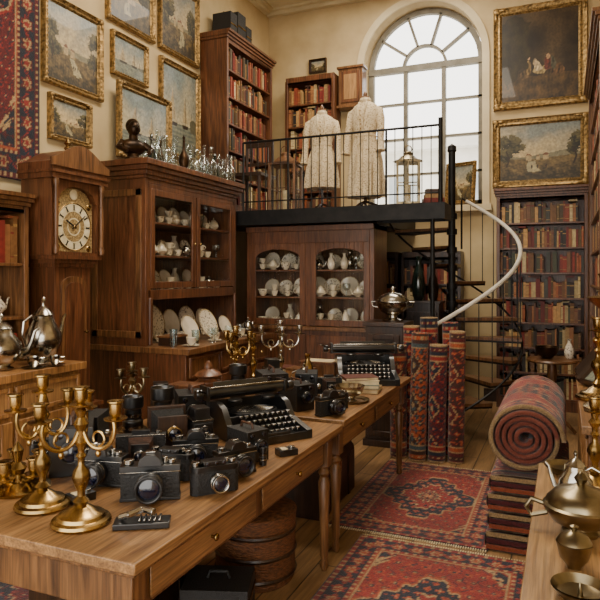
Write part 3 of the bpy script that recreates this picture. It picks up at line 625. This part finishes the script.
for k in range(12):
    a=k*pi/6; b.M=T(0,-.263,zd,0,a,0); b.box(-.006,.006,-.002,0,.128,.17,BLACK); b.box(-.013,.013,-.002,0,.128,.131,BLACK); b.box(-.013,.013,-.002,0,.167,.17,BLACK)
b.M=T(0,-.266,zd,0,.9,0); b.box(-.004,.004,-.002,0,-.03,.15,BLACK); b.M=T(0,-.269,zd,0,-1.1,0); b.box(-.007,.007,-.002,0,-.02,.1,BLACK); b.M=T(0,-.272,zd,pi/2); b.lathe([(.012,0),(.008,.004)],BRASS,14); b.M=Matrix()
for sx in (-1,1):
    for sz in (-1,1): b.M=T(sx*.165,-.256,zd+sz*.165,pi/2); b.lathe([(.028,0),(.02,.008),(.01,.003),(0,.01)],BRASS,7,cap=False); b.M=Matrix()
b.M=T(0,-.257,2.225,pi/2); b.lathe([(.04,0),(.04,.005),(0,.007)],DIAL,24,cap=False); b.M=Matrix()
b.box(-.3,.3,-.34,0,2.32,2.36,m); b.box(-.31,.31,-.355,0,2.36,2.38,m)
ped=[(-.3,2.38),(.3,2.38)]+[(.3-.3*i/16,2.44+.13*math.sin(pi/2*i/16)**1.5) for i in range(17)]+[(-.3*i/16,2.57-.13*(1-math.sin(pi/2*(1-i/16))**1.5)) for i in range(1,17)]
b.extr(ped,-.33,0,m); b.extr([(x*1.04,z+.025) if z>2.4 else (x*1.04,z+.03) for x,z in ped],-.345,-.33,W_MED)
b.lathe([(.02,0),(.03,.02),(.015,.04),(.03,.06),(0,.11)],BRASS,12,c=(0,-.2,2.57))
b.obj('grandfather_clock',(-3.78,3.75,0),90,bevel=.003)
# ------------------------------------------------------------ sideboard left
b=MB(); w=1.75; d=.5; m=W_CHEST
b.box(.02,w-.02,-d+.02,0,.06,.95,m); b.box(-.015,w+.015,-d-.02,0,.95,1.0,W_CHEST); b.box(0,w,-d,0,0,.06,m)
for i in range(3):
    xa=.04+i*.57; panel(b,xa,xa+.54,-d+.02,.74,.92,m,.03,W_LIGHT); knob(b,xa+.16,-d,.83); knob(b,xa+.38,-d,.83); panel(b,xa,xa+.54,-d+.02,.1,.71,m,.08,W_LIGHT); knob(b,xa+.06,-d,.42)
b.obj('sideboard',(-3.58,1.62,0),90,bevel=.004)
b=MB(); teapot(b,0,0,0,.12,SILVER,1.5,.3); b.obj('silver_coffee_pot',(-3.26,3.19,1.003),75)
b=MB(); teapot(b,0,0,0,.13,SILVER,1.1,.5); b.obj('silver_teapot',(-3.28,2.86,1.003),30)
b=MB(); vase(b,0,0,0,.06,.24,PORCB); b.obj('porcelain_vase',(-3.52,3.02,1.003))
b=MB(); cup(b,0,0,0,.045,SILVER); cup(b,.14,.03,0,.04,SILVER); b.obj('silver_cup_set',(-3.15,3.0,1.003),60)
b=MB(); bowl(b,0,0,0,.07,.08,SILVER); b.obj('silver_bowl',(-3.5,3.25,1.003))
# ------------------------------------------------------------ tables
def leg(b,x,y,h,r=.035,m=W_TBL2):
    b.box(x-r,x+r,y-r,y+r,h-.16,h,m)
    b.lathe([(r*.4,0),(r*.7,.03),(r*.45,.06),(r*.65,.09),(r*.75,h*.45),(r*.95,h*.66),(r*.6,h*.7),(r*1.0,h*.73),(r*.6,h*.76),(r*.9,h-.16)],m,14,c=(x,y,0))
def table(x0,x1,y0,y1,h=.78,mt=W_TBL,nd=2):
    w=x1-x0;l=y1-y0; b=MB(); b.box(0,w,0,l,h-.035,h,mt); b.box(.012,w-.012,.012,l-.012,h-.05,h-.035,W_TBL2)
    a=h-.05; i=.07
    b.box(i,w-i,i,i+.022,a-.15,a,W_TBL2); b.box(i,w-i,l-i-.022,l-i,a-.15,a,W_TBL2); b.box(i,i+.022,i,l-i,a-.15,a,W_TBL2); b.box(w-i-.022,w-i,i,l-i,a-.15,a,W_TBL2)
    for x in (i+.01,w-i-.01):
        for y in (i+.01,l-i-.01): leg(b,x,y,a)
    for k in range(nd):
        L=(l-2*i-.1)/nd; ya=i+.06+k*L
        b.box(w-i,w-i+.008,ya+.03,ya+L-.03,a-.135,a-.02,W_TBL)
        b.M=T(w-i+.008,ya+L/2,a-.08,0,pi/2,0); b.lathe([(.006,0),(.006,.012),(.014,.018),(.014,.026),(0,.03)],BRASS,10,cap=False); b.M=Matrix()
    return b.obj('wooden_table',(x0,y0,0),bevel=.004)
table(-2.2,-1.12,1.43,3.22); table(-2.25,-1.14,3.3,4.95)
# ------------------------------------------------------------ cameras
def lensb(b,x,y,z,r,l,m=BLACK):
    M0=b.M.copy(); b.M=M0@T(x,y,z,pi/2,0,0)
    b.lathe([(r*.9,0),(r*.9,l*.2),(r,l*.22),(r,l*.5),(r*.88,l*.52),(r*.88,l*.75),(r*1.02,l*.78),(r*1.02,l),(r*.85,l),(r*.75,l*.88)],m,24,cap=False); b.lathe([(r*.93,l*.36),(r*1.01,l*.37),(r*1.01,l*.42),(r*.93,l*.43)],CHROME,24,cap=False)
    b.lathe([(r*.78,l*.86),(r*.5,l*.93),(0,l*.96)],LENS,20,cap=False); b.M=M0
def slr():
    b=MB(); b.box(-.07,.07,-.02,.02,.0,.07,LEATH); b.box(-.072,.072,-.022,.022,.07,.085,BLACK); b.box(-.0725,.0725,-.0225,.0225,.068,.071,CHROME); b.box(-.072,.072,-.022,.022,-.0,.008,BLACK)
    b.extr([(-.03,.085),(.03,.085),(.024,.103),(.012,.112),(-.012,.112),(-.024,.103)],-.03,.018,BLACK)
    lensb(b,0,-.02,.042,.032,.055)
    for x,r,h in ((-.052,.013,.012),(.05,.011,.01),(.034,.007,.016)): b.cyl(x,0,.085,.085+h,r,CHROME)
    b.box(-.012,.012,-.01,.01,.112,.116,CHROME); return b.mesh('film_camera')
def rangef():
    b=MB(); b.lathe([(.02,0),(.02,.062)],LEATH,16,c=(-.05,0,0)); b.lathe([(.02,0),(.02,.062)],LEATH,16,c=(.05,0,0)); b.box(-.05,.05,-.02,.02,0,.062,LEATH)
    b.box(-.05,.05,-.021,.021,.062,.078,BLACK); b.lathe([(.021,.062),(.021,.078)],BLACK,16,c=(-.05,0,0)); b.lathe([(.021,.062),(.021,.078)],BLACK,16,c=(.05,0,0)); b.box(-.035,.03,-.018,.018,.078,.09,BLACK)
    for x in (-.025,.0,.022): b.M=T(x,-.018,.084,pi/2); b.lathe([(.005,0),(.005,.003),(0,.0035)],LENS,10); b.M=Matrix()
    lensb(b,0,-.02,.036,.024,.04,CHROME); b.cyl(-.055,0,.078,.09,.012,CHROME); b.cyl(.052,0,.078,.088,.011,CHROME); b.cyl(.036,0,.078,.092,.006,CHROME)
    return b.mesh('rangefinder_camera')
def tlr():
    b=MB(); b.box(-.04,.04,-.045,.045,0,.12,LEATH); b.box(-.042,.042,-.047,.047,.12,.128,CHROME); b.box(-.03,.03,-.035,.035,.128,.17,BLACK)
    b.box(-.036,.036,-.055,-.045,.01,.115,BLACK); lensb(b,0,-.055,.04,.022,.03); lensb(b,0,-.055,.088,.02,.025)
    for s in (-1,1):
        b.M=T(s*.04,.0,.05,0,s*pi/2,0); b.lathe([(.018,0),(.018,.012),(.014,.014)],CHROME,16); b.M=Matrix()
    return b.mesh('twin_lens_camera')
def folding():
    b=MB(); b.box(-.085,.085,-.0,.035,0,.1,LEATH)
    for x in (-.085,.082): b.box(x,x+.003,-.003,0,0,.1,CHROME)
    b.box(-.085,.085,-.003,0,.097,.1,CHROME); b.box(-.045,.045,-.1,0,0,.006,BLACK)
    n=8
    for i in range(n):
        s=.042-.0018*i; y=-.003-i*.009; b.box(-s,s,y-.0045,y,.052-s,.052+s,BLEA); s2=s-.006; b.box(-s2,s2,y-.009,y-.0045,.052-s2,.052+s2,BLACK)
    b.box(-.03,.03,-.086,-.078,.01,.09,BLACK); lensb(b,0,-.086,.05,.022,.022,CHROME); b.box(-.03,.03,.005,.03,.1,.115,BLACK); b.cyl(.06,.015,.1,.112,.012,CHROME)
    return b.mesh('folding_camera')
def platec():
    b=MB(); b.box(-.08,.08,.0,.03,.02,.18,W_DARK); b.box(-.08,.08,-.16,.03,.0,.015,W_DARK); n=10
    for i in range(n):
        s=.068-.002*i; y=-i*.012; b.box(-s,s,y-.006,y,.1-s,.1+s,LEATH); s2=s-.008; b.box(-s2,s2,y-.012,y-.006,.1-s2,.1+s2,BLACK)
    b.box(-.06,.06,-.135,-.12,.015,.165,W_DARK); lensb(b,0,-.135,.1,.03,.05,BRASS)
    for sx in (-1,1): b.box(sx*.085-.004,sx*.085+.004,-.13,.0,.03,.038,BRASS)
    return b.mesh('plate_camera')
def boxcam():
    b=MB(); b.box(-.055,.055,-.07,.07,0,.13,LEATH); b.box(-.056,.056,-.078,-.07,0,.13,BLACK); lensb(b,0,-.078,.07,.028,.035,BLACK)
    for x in (-.03,.03): b.M=T(x,-.078,.112,pi/2); b.lathe([(.01,0),(.01,.004),(0,.005)],LENS,12); b.M=Matrix()
    b.tube([(0,-.04,.13),(0,-.035,.15),(0,.035,.15),(0,.04,.13)],.006,BLEA,6)
    b.M=T(.055,.02,.05,0,pi/2,0); b.lathe([(.015,0),(.015,.01),(.01,.018)],CHROME,12); b.M=Matrix()
    return b.mesh('box_camera')
def telel():
    b=MB(); b.lathe([(.045,0),(.045,.04),(.05,.045),(.05,.1),(.042,.105),(.042,.16),(.052,.165),(.052,.22),(.045,.22),(.04,.2),(0,.205)],BLACK,26,cap=False); b.lathe([(.051,.06),(.051,.075)],CHROME,26,cap=False); b.lathe([(.043,.12),(.0435,.135)],CHROME,26,cap=False); b.lathe([(.04,.205),(0,.215)],LENS,20,cap=False)
    return b.mesh('camera_lens')
ms={'film_camera':slr(),'twin_lens_camera':tlr(),'folding_camera':folding(),'box_camera':boxcam(),'camera_lens':telel(),'rangefinder_camera':rangef(),'plate_camera':platec()}
TZ=.781
def C(kind,x,y,rz,sc=1,z=TZ,bev=.004): place(ms[kind],kind,(x,y,z),rz,sc=sc,bevel=bev)
C('box_camera',-1.92,2.04,40,1.5); C('film_camera',-1.67,1.93,12,1.4); C('film_camera',-1.4,1.88,32,1.5); C('rangefinder_camera',-1.22,2.03,50,1.35)
C('rangefinder_camera',-1.46,2.1,8,1.35); C('folding_camera',-1.69,2.2,35,1.25); C('film_camera',-1.25,2.24,60,1.25); C('film_camera',-1.47,2.29,35,1.35); C('plate_camera',-1.73,2.45,45,1.1)
C('box_camera',-2.07,2.3,25,1.3); C('camera_lens',-1.88,2.62,0,1.15); C('camera_lens',-1.97,2.5,0,1.0); C('twin_lens_camera',-1.57,2.48,50,1.2); C('box_camera',-1.31,2.46,65,1.05)
C('camera_lens',-1.2,2.4,0,.35); C('twin_lens_camera',-2.07,2.87,40,1.3); C('box_camera',-1.88,2.88,40,1.4); C('rangefinder_camera',-2.1,2.08,60,1.1)
C('box_camera',-1.75,3.62,40,1.5); C('box_camera',-1.52,3.5,60,1.2); C('twin_lens_camera',-1.87,3.88,40,1.4); C('film_camera',-1.27,3.42,60,1.3); C('camera_lens',-1.94,3.52,0,1.1)
C('box_camera',-1.6,3.86,20,1.3); C('rangefinder_camera',-1.3,3.59,40,1.2); C('folding_camera',-1.5,4.02,30,1.1)
def meter(x,y,rz):
    b=MB(); b.box(-.03,.03,-.045,.045,0,.028,BLACK); b.box(-.02,.02,-.03,.0,.028,.03,CREAM); b.cyl(0,.025,.028,.036,.014,CHROME); b.obj('light_meter',(x,y,TZ),rz,bevel=.005)
meter(-1.17,2.58,-40); meter(-1.62,1.76,-20)
b=MB(); b.box(-.035,.035,-.09,.09,0,.02,BLACK)
for i in range(5): b.box(-.025,.025,-.01+i*.016,-.002+i*.016,.02,.03,CHROME)
b.tube([(0,-.07,.03),(.02,-.04,.045),(-.01,0,.05),(.02,.04,.05)],.012,CHROME,8); b.obj('camera_flash',(-1.27,1.66,TZ),-60,bevel=.003)
# ------------------------------------------------------------ typewriter
def typew():
    b=MB()
    for sx in (-1,1):
        s=[(-.2,0),(.17,0),(.17,.15),(.06,.16),(0,.14),(-.05,.075),(-.2,.04)]
        vs=[(sx*.17-.015,y,z) for y,z in s]+[(sx*.17+.015,y,z) for y,z in s]; n=len(s)
        b.add(vs,[tuple(range(n)),tuple(range(2*n-1,n-1,-1))]+[(i,(i+1)%n,(i+1)%n+n,i+n) for i in range(n)],BLACK)
    b.box(-.155,.155,-.2,-.185,.0,.035,BLACK); b.box(-.155,.155,-.185,.17,.0,.012,BLACK); b.box(-.155,.155,.15,.17,.012,.15,BLACK); b.box(-.155,.155,-.02,.0,.012,.1,BLACK)
    for r in range(4):
        for k in range(10):
            x=-.13+k*.028+r*.004; y=-.17+r*.036; z=.035+r*.018
            b.cyl(x,y,z,z+.016,.0022,CHROME,6); b.lathe([(.0105,z+.016),(.0115,z+.018),(.0105,z+.022),(0,z+.0215)],KEYC,12,c=(x,y,0),cap=False); b.lathe([(.0118,z+.0165),(.0125,z+.019),(.0118,z+.0222),(.0105,z+.0222)],CHROME,12,c=(x,y,0),cap=False)
    b.box(-.07,.07,-.192,-.182,.035,.048,BLACK)
    for k in range(25):
        a=math.radians(-65+130*k/24); b.tube([(.11*math.sin(a),.05-.11*math.cos(a)*.75,.115),(.035*math.sin(a),.06,.125)],.0022,CHROME,4)
    b.lathe([(.125,0),(.13,.02),(.12,.022)],BLACK,30,1,.75,c=(0,.05,.09),cap=False)
    for sx in (-1,1): b.lathe([(.032,.0),(.034,.01),(.03,.014),(0,.014)],BLACK,20,c=(sx*.09,.05,.155))
    b.M=T(0,.11,.195,0,pi/2,0); b.lathe([(.024,-.21),(.024,.21)],BLACK,20)
    for s_ in (-1,1): b.lathe([(.008,s_*.21),(.008,s_*.235)],CHROME,10); b.lathe([(.022,s_*.235),(.024,s_*.24),(.024,s_*.262),(.02,s_*.268)],BLACK,16)
    b.M=Matrix(); b.box(-.22,.22,.135,.17,.16,.185,BLACK); b.box(-.22,-.205,.08,.17,.165,.23,BLACK); b.box(.205,.22,.08,.17,.165,.23,BLACK)
    b.M=T(0,.15,.2,-.35); b.box(-.15,.15,0,.006,0,.04,BLACK); b.M=Matrix()
    b.box(-.2,.2,.095,.1,.216,.221,CHROME)
    for k in range(20): b.box(-.19+k*.02,-.188+k*.02,.093,.1,.221,.224,CHROME)
    b.tube([(-.22,.1,.2),(-.27,.07,.22),(-.29,.03,.23)],.005,CHROME,6); b.tube([(-.2,.085,.225),(.2,.085,.225)],.004,CHROME,6)
    b.box(-.155,.155,.0,.15,.012,.09,IRON); return b.mesh('typewriter')
tw=typew()
place(tw,'typewriter',(-1.46,2.85,TZ),56,sc=1.08,bevel=.002); place(tw,'typewriter',(-1.42,4.62,TZ),25,sc=1.2,bevel=.002)
# ------------------------------------------------------------ candlesticks
STEM=[(.088,0),(.092,.008),(.088,.016),(.074,.02),(.07,.03),(.05,.036),(.034,.05),(.016,.06),(.026,.07),(.012,.085),(.012,.1),(.02,.12),(.029,.145),(.024,.165),(.011,.18),(.01,.2),(.017,.21),(.01,.22),(.012,.235),(.024,.255),(.012,.272),(.015,.29)]
def cupc(b,x,y,z,m,s=1): b.lathe([(.006*s,0),(.034*s,.006),(.036*s,.011),(.012*s,.013),(.016*s,.02),(.019*s,.03),(.019*s,.055),(.026*s,.06),(.026*s,.064),(.014*s,.062),(.012*s,.03)],m,18,c=(x,y,z),cap=False)
def candelabra(name,loc,n,m,sc=1,rz=0,span=.13,ht=0):
    b=MB(); b.lathe(STEM,m,28)
    b.lathe([(.015,.29),(.024,.31),(.012,.33),(.02,.35),(.012,.36+ht)],m,16); cupc(b,0,0,.36+ht,m)
    for k in range(n):
        a=2*pi*k/n; ca,sa=math.cos(a),math.sin(a); s=span
        Q=[(s*.02,.3)]
        for i in range(15):
            t=i/14; ang=pi*.15+t*pi*1.0; Q.append((s*(.55-.42*math.cos(ang)) ,.285-.055*math.sin(ang)*1.0+.02*t))
        Q.append((s,.33)); b.tube([(x*ca,x*sa,z) for x,z in Q],[.008]+[.0068]*15+[.006],m,8); cupc(b,s*ca,s*sa,.325,m)
        b.tube([((s*.5+.022*math.cos(t)*(1-t*.06))*ca,(s*.5+.022*math.cos(t))*sa,.268+.022*math.sin(t)) for t in np.linspace(-1.5,3.6,12)],.004,m,6)
        b.ell(s*.5*ca,s*.5*sa,.222,.009,.009,.012,m,8,6)
    b.obj(name,loc,rz,sc=sc)
def candlestick(loc,m,sc=1,name='brass_candlestick'):
    b=MB(); b.lathe(STEM,m,28); cupc(b,0,0,.29,m,1.1); b.obj(name,loc,0,sc=sc)
candelabra('brass_candelabra',(-1.47,1.60,TZ),3,BRASS,1.06,5,.125)
candelabra('brass_candelabra',(-1.7,1.66,TZ),2,BRASS,1.05,60,.085,.02)
b=MB(); b.lathe([(.1,0),(.105,.01),(.08,.02),(.03,.03),(.02,.05)],BRASS,28)
for k in range(5):
    a=2*pi*k/5; x,y=.075*math.cos(a),.075*math.sin(a); b.tube([(0,0,.04),(x*.6,y*.6,.03),(x,y,.05)],.008,BRASS,8); cupc(b,x,y,.05,BRASS)
b.lathe([(.02,.05),(.03,.07),(.012,.09),(.02,.13),(0,.16)],BRASS,14); b.obj('brass_inkstand',(-1.93,1.76,TZ),0,sc=1.15)
candelabra('silver_candelabra',(-2.0,4.3,TZ),4,SILVER,1.12,30); candelabra('brass_candelabra',(-2.1,3.78,TZ),3,BRASS,1.1,40,.09)
candlestick((-2.12,4.08,TZ),BRASS,1.1); candelabra('silver_candelabra',(-2.1,2.66,TZ),3,PEWTER,.85,10,.08)
b=MB(); b.box(-.09,.09,-.09,.09,0,.03,W_DARK); b.lathe([(.05,.03),(.08,.06),(.085,.14),(.06,.16),(.09,.18),(.07,.2),(.03,.22),(.03,.24),(.01,.27)],W_RED,20); b.obj('wooden_tea_caddy',(-2.1,3.42,TZ),20,bevel=.003)
b=MB(); b.box(-.08,.08,-.06,.06,0,.15,W_DARK); b.box(-.09,.09,-.07,.07,.15,.175,W_RED); b.obj('wooden_box',(-2.07,3.12,TZ),0,bevel=.004)
b=MB(); z=0
for i,(w_,l_,h_,c) in enumerate(((.3,.22,.03,'8a6f45'),(.28,.2,.025,'3c5a5c'),(.26,.19,.03,'c4b48c'),(.24,.17,.02,'5a2a1c'))):
    b.M=T(0,0,z,0,0,.15*i-.2); b.box(-w_/2,w_/2,-l_/2,l_/2,0,.003,BOOKM,H(c)); b.box(-w_/2,w_/2,-l_/2,l_/2,h_-.003,h_,BOOKM,H(c)); b.box(-w_/2,-w_/2+.004,-l_/2,l_/2,0,h_,BOOKM,H(c)); b.box(-w_/2+.004,w_/2-.006,-l_/2+.005,l_/2-.005,.003,h_-.003,CREAM); z+=h_
bs_=b.mesh('book_stack'); place(bs_,'book_stack',(-1.34,4.2,TZ),20); place(bs_,'book_stack',(-2.1,4.62,TZ),70,sc=.7)
b=MB(); b.lathe([(.13,.012),(.125,.004),(.1,0),(.1,.004),(.12,.01)],PEWTER,30,cap=False); b.lathe([(.05,.002),(.03,.02),(.08,.05),(.1,.1),(.095,.1),(.07,.05),(0,.03)],SILVER,24,cap=False); b.obj('silver_bowl',(-1.29,3.84,TZ+.001))
b=MB(); b.box(-.15,.15,-.1,.1,0,.09,W_MED); b.box(-.16,.16,-.11,.11,.09,.11,W_RED); b.box(-.12,.12,-.08,.08,.11,.112,CREAM); b.obj('wooden_writing_box',(-1.86,4.8,TZ),0,bevel=.004)
b=MB(); vase(b,0,0,0,.05,.22,BRASS); b.obj('brass_vase',(-1.8,4.36,TZ)); b=MB(); teapot(b,0,0,0,.06,SILVER,1.2,0); b.obj('silver_teapot',(-1.74,4.14,TZ),40)
b=MB(); b.box(-.1,.1,-.07,.07,0,.06,W_LIGHT); b.box(-.105,.105,-.075,.075,.06,.075,W_MED); b.obj('cigar_box',(-1.95,4.58,TZ),-5,bevel=.003)
# under tables
b=MB(); b.lathe([(.2,0),(.21,.02),(.215,.28),(.205,.285),(.215,.29),(.22,.36),(.2,.37),(0,.38)],WAX,32)
for z in (.04,.15,.26): b.lathe([(.217,z),(.222,z+.01),(.217,z+.02)],W_DARK,32,cap=False)
b.obj('wicker_hatbox',(-1.52,2.95,.002))
def trunk(loc,w,l,h,rz=0,m=W_DARK):
    b=MB(); b.box(-w/2,w/2,-l/2,l/2,0,h*.7,m); b.extr([(-w/2,h*.7)]+[(-w/2*math.cos(pi*i/12),h*.7+h*.3*math.sin(pi*i/12)) for i in range(1,12)]+[(w/2,h*.7)],-l/2,l/2,m)
    for y in (-l*.3,0,l*.3): b.box(-w/2-.008,w/2+.008,y-.02,y+.02,0,h*.68,BRONZE)
    b.box(w/2,w/2+.012,-.03,.03,h*.55,h*.72,BRASS); b.obj('wooden_trunk',loc,rz,bevel=.004)
trunk((-1.85,2.25,.002),.4,.65,.42); trunk((-1.68,4.1,.002),.45,.7,.42,0,W_DARK); b=MB()
b.box(-.15,.15,-.12,.12,0,.22,LEATH); b.box(-.155,.155,-.125,.125,.14,.16,BRASS); b.tube([(-.05,0,.22),(-.04,0,.25),(.04,0,.25),(.05,0,.22)],.008,LEATH,7); b.obj('leather_case',(-1.45,2.45,.002),20,bevel=.01)
# ------------------------------------------------------------ pedestal with tureen
b=MB(); b.box(-.18,.18,-.17,.17,0,1.12,W_DARK); b.box(-.2,.2,-.19,.19,1.12,1.16,W_DARK); panel(b,-.15,.15,-.17,.1,1.05,W_DARK,.05); b.box(-.2,.2,-.19,.19,0,.06,W_DARK); b.obj('pedestal_cabinet',(-1.55,5.78,0),0,bevel=.004)
b=MB(); b.lathe([(.09,0),(.095,.012),(.04,.03),(.04,.05),(.1,.08),(.14,.13),(.145,.16),(.16,.17),(.15,.175),(.13,.2),(.08,.24),(.02,.255),(.015,.27),(.028,.29),(0,.31)],SILVER,30,1,.8,cap=False)
for s in (-1,1): b.tube([(s*.13,0,.12),(s*.18,0,.13),(s*.19,0,.17),(s*.15,0,.17)],.009,SILVER,7)
b.obj('silver_tureen',(-1.51,5.78,1.162),sc=1.08)
b=MB(); vase(b,0,0,0,.13,.55,BRONZE); b.obj('floor_vase',(-2.3,5.6,0.001))
b=MB(); b.box(0,.4,-.3,0,0,1.25,W_DARK); panel(b,.03,.37,-.3,.1,1.15,W_DARK,.05); b.box(-.02,.42,-.32,0,1.25,1.28,W_DARK); b.obj('side_cabinet',(-1.8,7.85,0),0,bevel=.003)
b=MB(); vase(b,.12,-.15,0,.09,.55,TIN); vase(b,.3,-.15,0,.07,.42,BRONZE); b.obj('urn_pair',(-1.8,7.85,1.282))
# ------------------------------------------------------------ rugs
flat_rug('persian_rug',.98,1.48,(-.9,4.46,.008),0,0,1)
flat_rug('persian_rug',1.05,1.68,(-.62,2.8,.008),0,0,2)
flat_rug('persian_rug',.75,1.0,(-2.66,2.1,.008),0,1,5)
random.seed(9)
for i,(x,y,r,h,p) in enumerate(((-1.34,5.36,.078,.98,4),(-1.18,5.33,.075,1.1,2),(-1.02,5.36,.078,1.0,1),(-.86,5.4,.07,1.12,4),(-1.27,5.53,.08,1.14,3),(-1.09,5.53,.082,1.22,1),(-.92,5.57,.072,1.18,0))):
    roll_rug('rolled_rug',r,h,2.6,(x,y,.003),(random.uniform(-.02,.02),random.uniform(-.02,.02),random.random()*6),p,20+i,.02,90)
roll_rug('rolled_rug',.205,1.15,5,(-.21,3.76,.662),(-pi/2,0,0),0,40,.03,300,True)
def folded(Wd,L,h,loc,pal,seed):
    n=60; a=np.linspace(0,2*pi,n); v=np.linspace(0,L,int(L/.014))
    A,V=np.meshgrid(a,v); sg=lambda t,p:np.sign(t)*abs(t)**p
    X=Wd/2*sg(np.cos(A),.35); Z=h/2+h/2*sg(np.sin(A),.5)*(1+.02*np.sin(V*9))
    P=np.stack([X,V-L/2+0*X,Z],-1); Cc=rollcol(V,X+Z,L,pal,seed)
    o=gridobj('folded_rug',P,Cc,RUGM,loc,(0,0,0))
    b=MB()
    for e in (-L/2,L/2):
        for k in range(3): b.box(-Wd/2*.96,Wd/2*.96,e-.006,e+.006,h*(.08+.3*k),h*(.3+.3*k),RUGM,tuple((RUST,WINE,CRM)[k]*.6))
    b.obj('fold_layers',parent=o)
z=.004
for i,(hh,p) in enumerate(((.12,1),(.11,4),(.105,0),(.105,1))): folded(.46-.01*i,1.0,hh,(-.2+.01*(i%2),4.24,z),p,50+i); z+=hh+.002
# ------------------------------------------------------------ right counters
b=MB(); m=W_MED; b.box(0,.85,0,1.55,.86,.9,W_HORZ); b.box(.03,.85,.03,1.52,.05,.86,m); b.box(.0,.85,.0,1.55,.0,.05,m)
for k in range(3):
    ya=.05+k*.49; b.box(.018,.03,ya,ya+.46,.6,.83,W_CHEST); b.box(.018,.03,ya,ya+.46,.1,.57,W_CHEST)
b.obj('shop_counter',(-.09,.93,0),bevel=.004)
b=MB(); b.box(0,.75,0,1.95,.86,.9,W_TBL); b.box(.03,.75,.03,1.92,.05,.86,m); b.box(.0,.75,.0,1.95,.0,.05,m)
for k in range(4):
    ya=.05+k*.47; b.box(.018,.03,ya,ya+.44,.6,.83,W_CHEST); b.box(.018,.03,ya,ya+.44,.1,.57,W_CHEST)
b.obj('shop_counter',(.07,3.15,0),bevel=.004)
CZ=.902
b=MB(); b.lathe([(.05,0),(.055,.01),(.045,.02),(.085,.04),(.105,.07),(.108,.085),(.1,.09),(.098,.1),(.075,.125),(.03,.14),(.012,.15),(.02,.165),(.01,.18),(0,.185)],PEWTER,30,cap=False); b.tube([(-.1,0,.075),(-.14,0,.085),(-.155,0,.06),(-.14,0,.035),(-.095,0,.05)],.008,PEWTER,8); b.tube([(.095,0,.05),(.13,0,.07),(.15,0,.1)],[.02,.014,.01],PEWTER,8); b.obj('pewter_serving_pot',(.04,1.84,CZ),0,sc=.9)
def dish(x,y,r,z=CZ,m=PEWTER,name='pewter_dish'):
    b=MB(); b.lathe([(r,.025),(r*.8,.008),(r*.4,0),(0,0)],m,28,cap=False); b.lathe([(r*.98,.028),(r*.78,.011),(r*.1,.006),(r*.05,.03),(0,.035)],m,28,cap=False); b.obj(name,(x,y,z))
dish(.0,2.38,.07); dish(.03,1.47,.06)
b=MB(); bowl(b,0,0,0,.042,.06,PEWTER); b.lathe([(.041,.061),(.03,.078),(.006,.088),(.01,.098),(0,.102)],PEWTER,20,cap=False); b.obj('pewter_bowl',(.02,1.62,CZ))
candlestick((.09,2.24,CZ),BRASS,.85)
b=MB(); teapot(b,0,0,0,.05,SILVER,1.3,0); b.obj('silver_teapot',(.03,2.07,CZ),170)
b=MB(); vase(b,0,0,0,.05,.2,PEWTER); b.obj('pewter_vase',(.24,2.35,CZ))
b=MB(); b.lathe([(.12,0),(.125,.02),(.06,.06),(.03,.09),(.045,.12),(.02,.16),(.025,.3),(.05,.34),(.025,.38),(.02,.45),(.08,.5),(.11,.53),(.05,.54),(.05,.62),(.06,.64),(.0,.66)],BRASS,28,cap=False); b.obj('brass_oil_lamp',(.22,3.55,CZ),sc=1.1)
candlestick((.17,3.86,CZ),BRASS,1.3)
for i in range(4): painting(.3,.38,(.28,4.3+.14*i,CZ+.135),-60,'land' if i%2 else 'sea',30+i,fw=.03,name='framed_print',tilt=-.8,m=W_DARK)
b=MB(); b.lathe([(.24,.72),(.25,.735),(.24,.75),(0,.75)],W_MED,32); b.lathe([(.03,.08),(.045,.2),(.025,.4),(.05,.6),(.04,.72)],W_MED,16)
for k in range(3): a=k*2*pi/3; b.tube([(0,0,.18),(.12*math.cos(a),.12*math.sin(a),.12),(.22*math.cos(a),.22*math.sin(a),.012)],.018,W_MED,8)
b.obj('pedestal_table',(-.12,6.8,0)); b=MB(); bowl(b,0,0,0,.12,.12,BRONZE); b.obj('bronze_bowl',(-.17,6.8,.752)); b=MB(); vase(b,0,0,0,.05,.2,PORCB); b.obj('porcelain_vase',(.04,6.83,.752))
# ------------------------------------------------------------ lights
wd=bpy.data.worlds.new('World'); bpy.context.scene.world=wd; wd.use_nodes=True; bg=wd.node_tree.nodes['Background']; bg.inputs[0].default_value=(1,.955,.88,1); bg.inputs[1].default_value=4.6
def area(name,loc,rot,size,e,col):
    l=bpy.data.lights.new(name,'AREA'); l.shape='RECTANGLE'; l.size=size[0]; l.size_y=size[1]; l.energy=e; l.color=col
    o=bpy.data.objects.new(name,l); bpy.context.scene.collection.objects.link(o); o.location=loc; o.rotation_euler=rot
area('ceiling_fill',(-1.6,3.6,5.35),(0,0,0),(1.3,2.0),185,(1,.87,.69))  # added fill under the ceiling, warms the room; no fixture modelled
area('ceiling_fill',(-1.8,6.9,5.35),(0,0,0),(1.5,1.0),95,(1,.89,.73))  # second added fill, brightens the mezzanine end
# ------------------------------------------------------------ camera
cd=bpy.data.cameras.new('camera'); cam=bpy.data.objects.new('camera',cd); bpy.context.scene.collection.objects.link(cam)
cd.sensor_width=36; cd.lens=36*620/600; cd.shift_y=-25/600; cd.clip_start=.05
cam.location=(0,0,1.6); cam.rotation_euler=(pi/2,0,math.atan(265/620)); bpy.context.scene.camera=cam
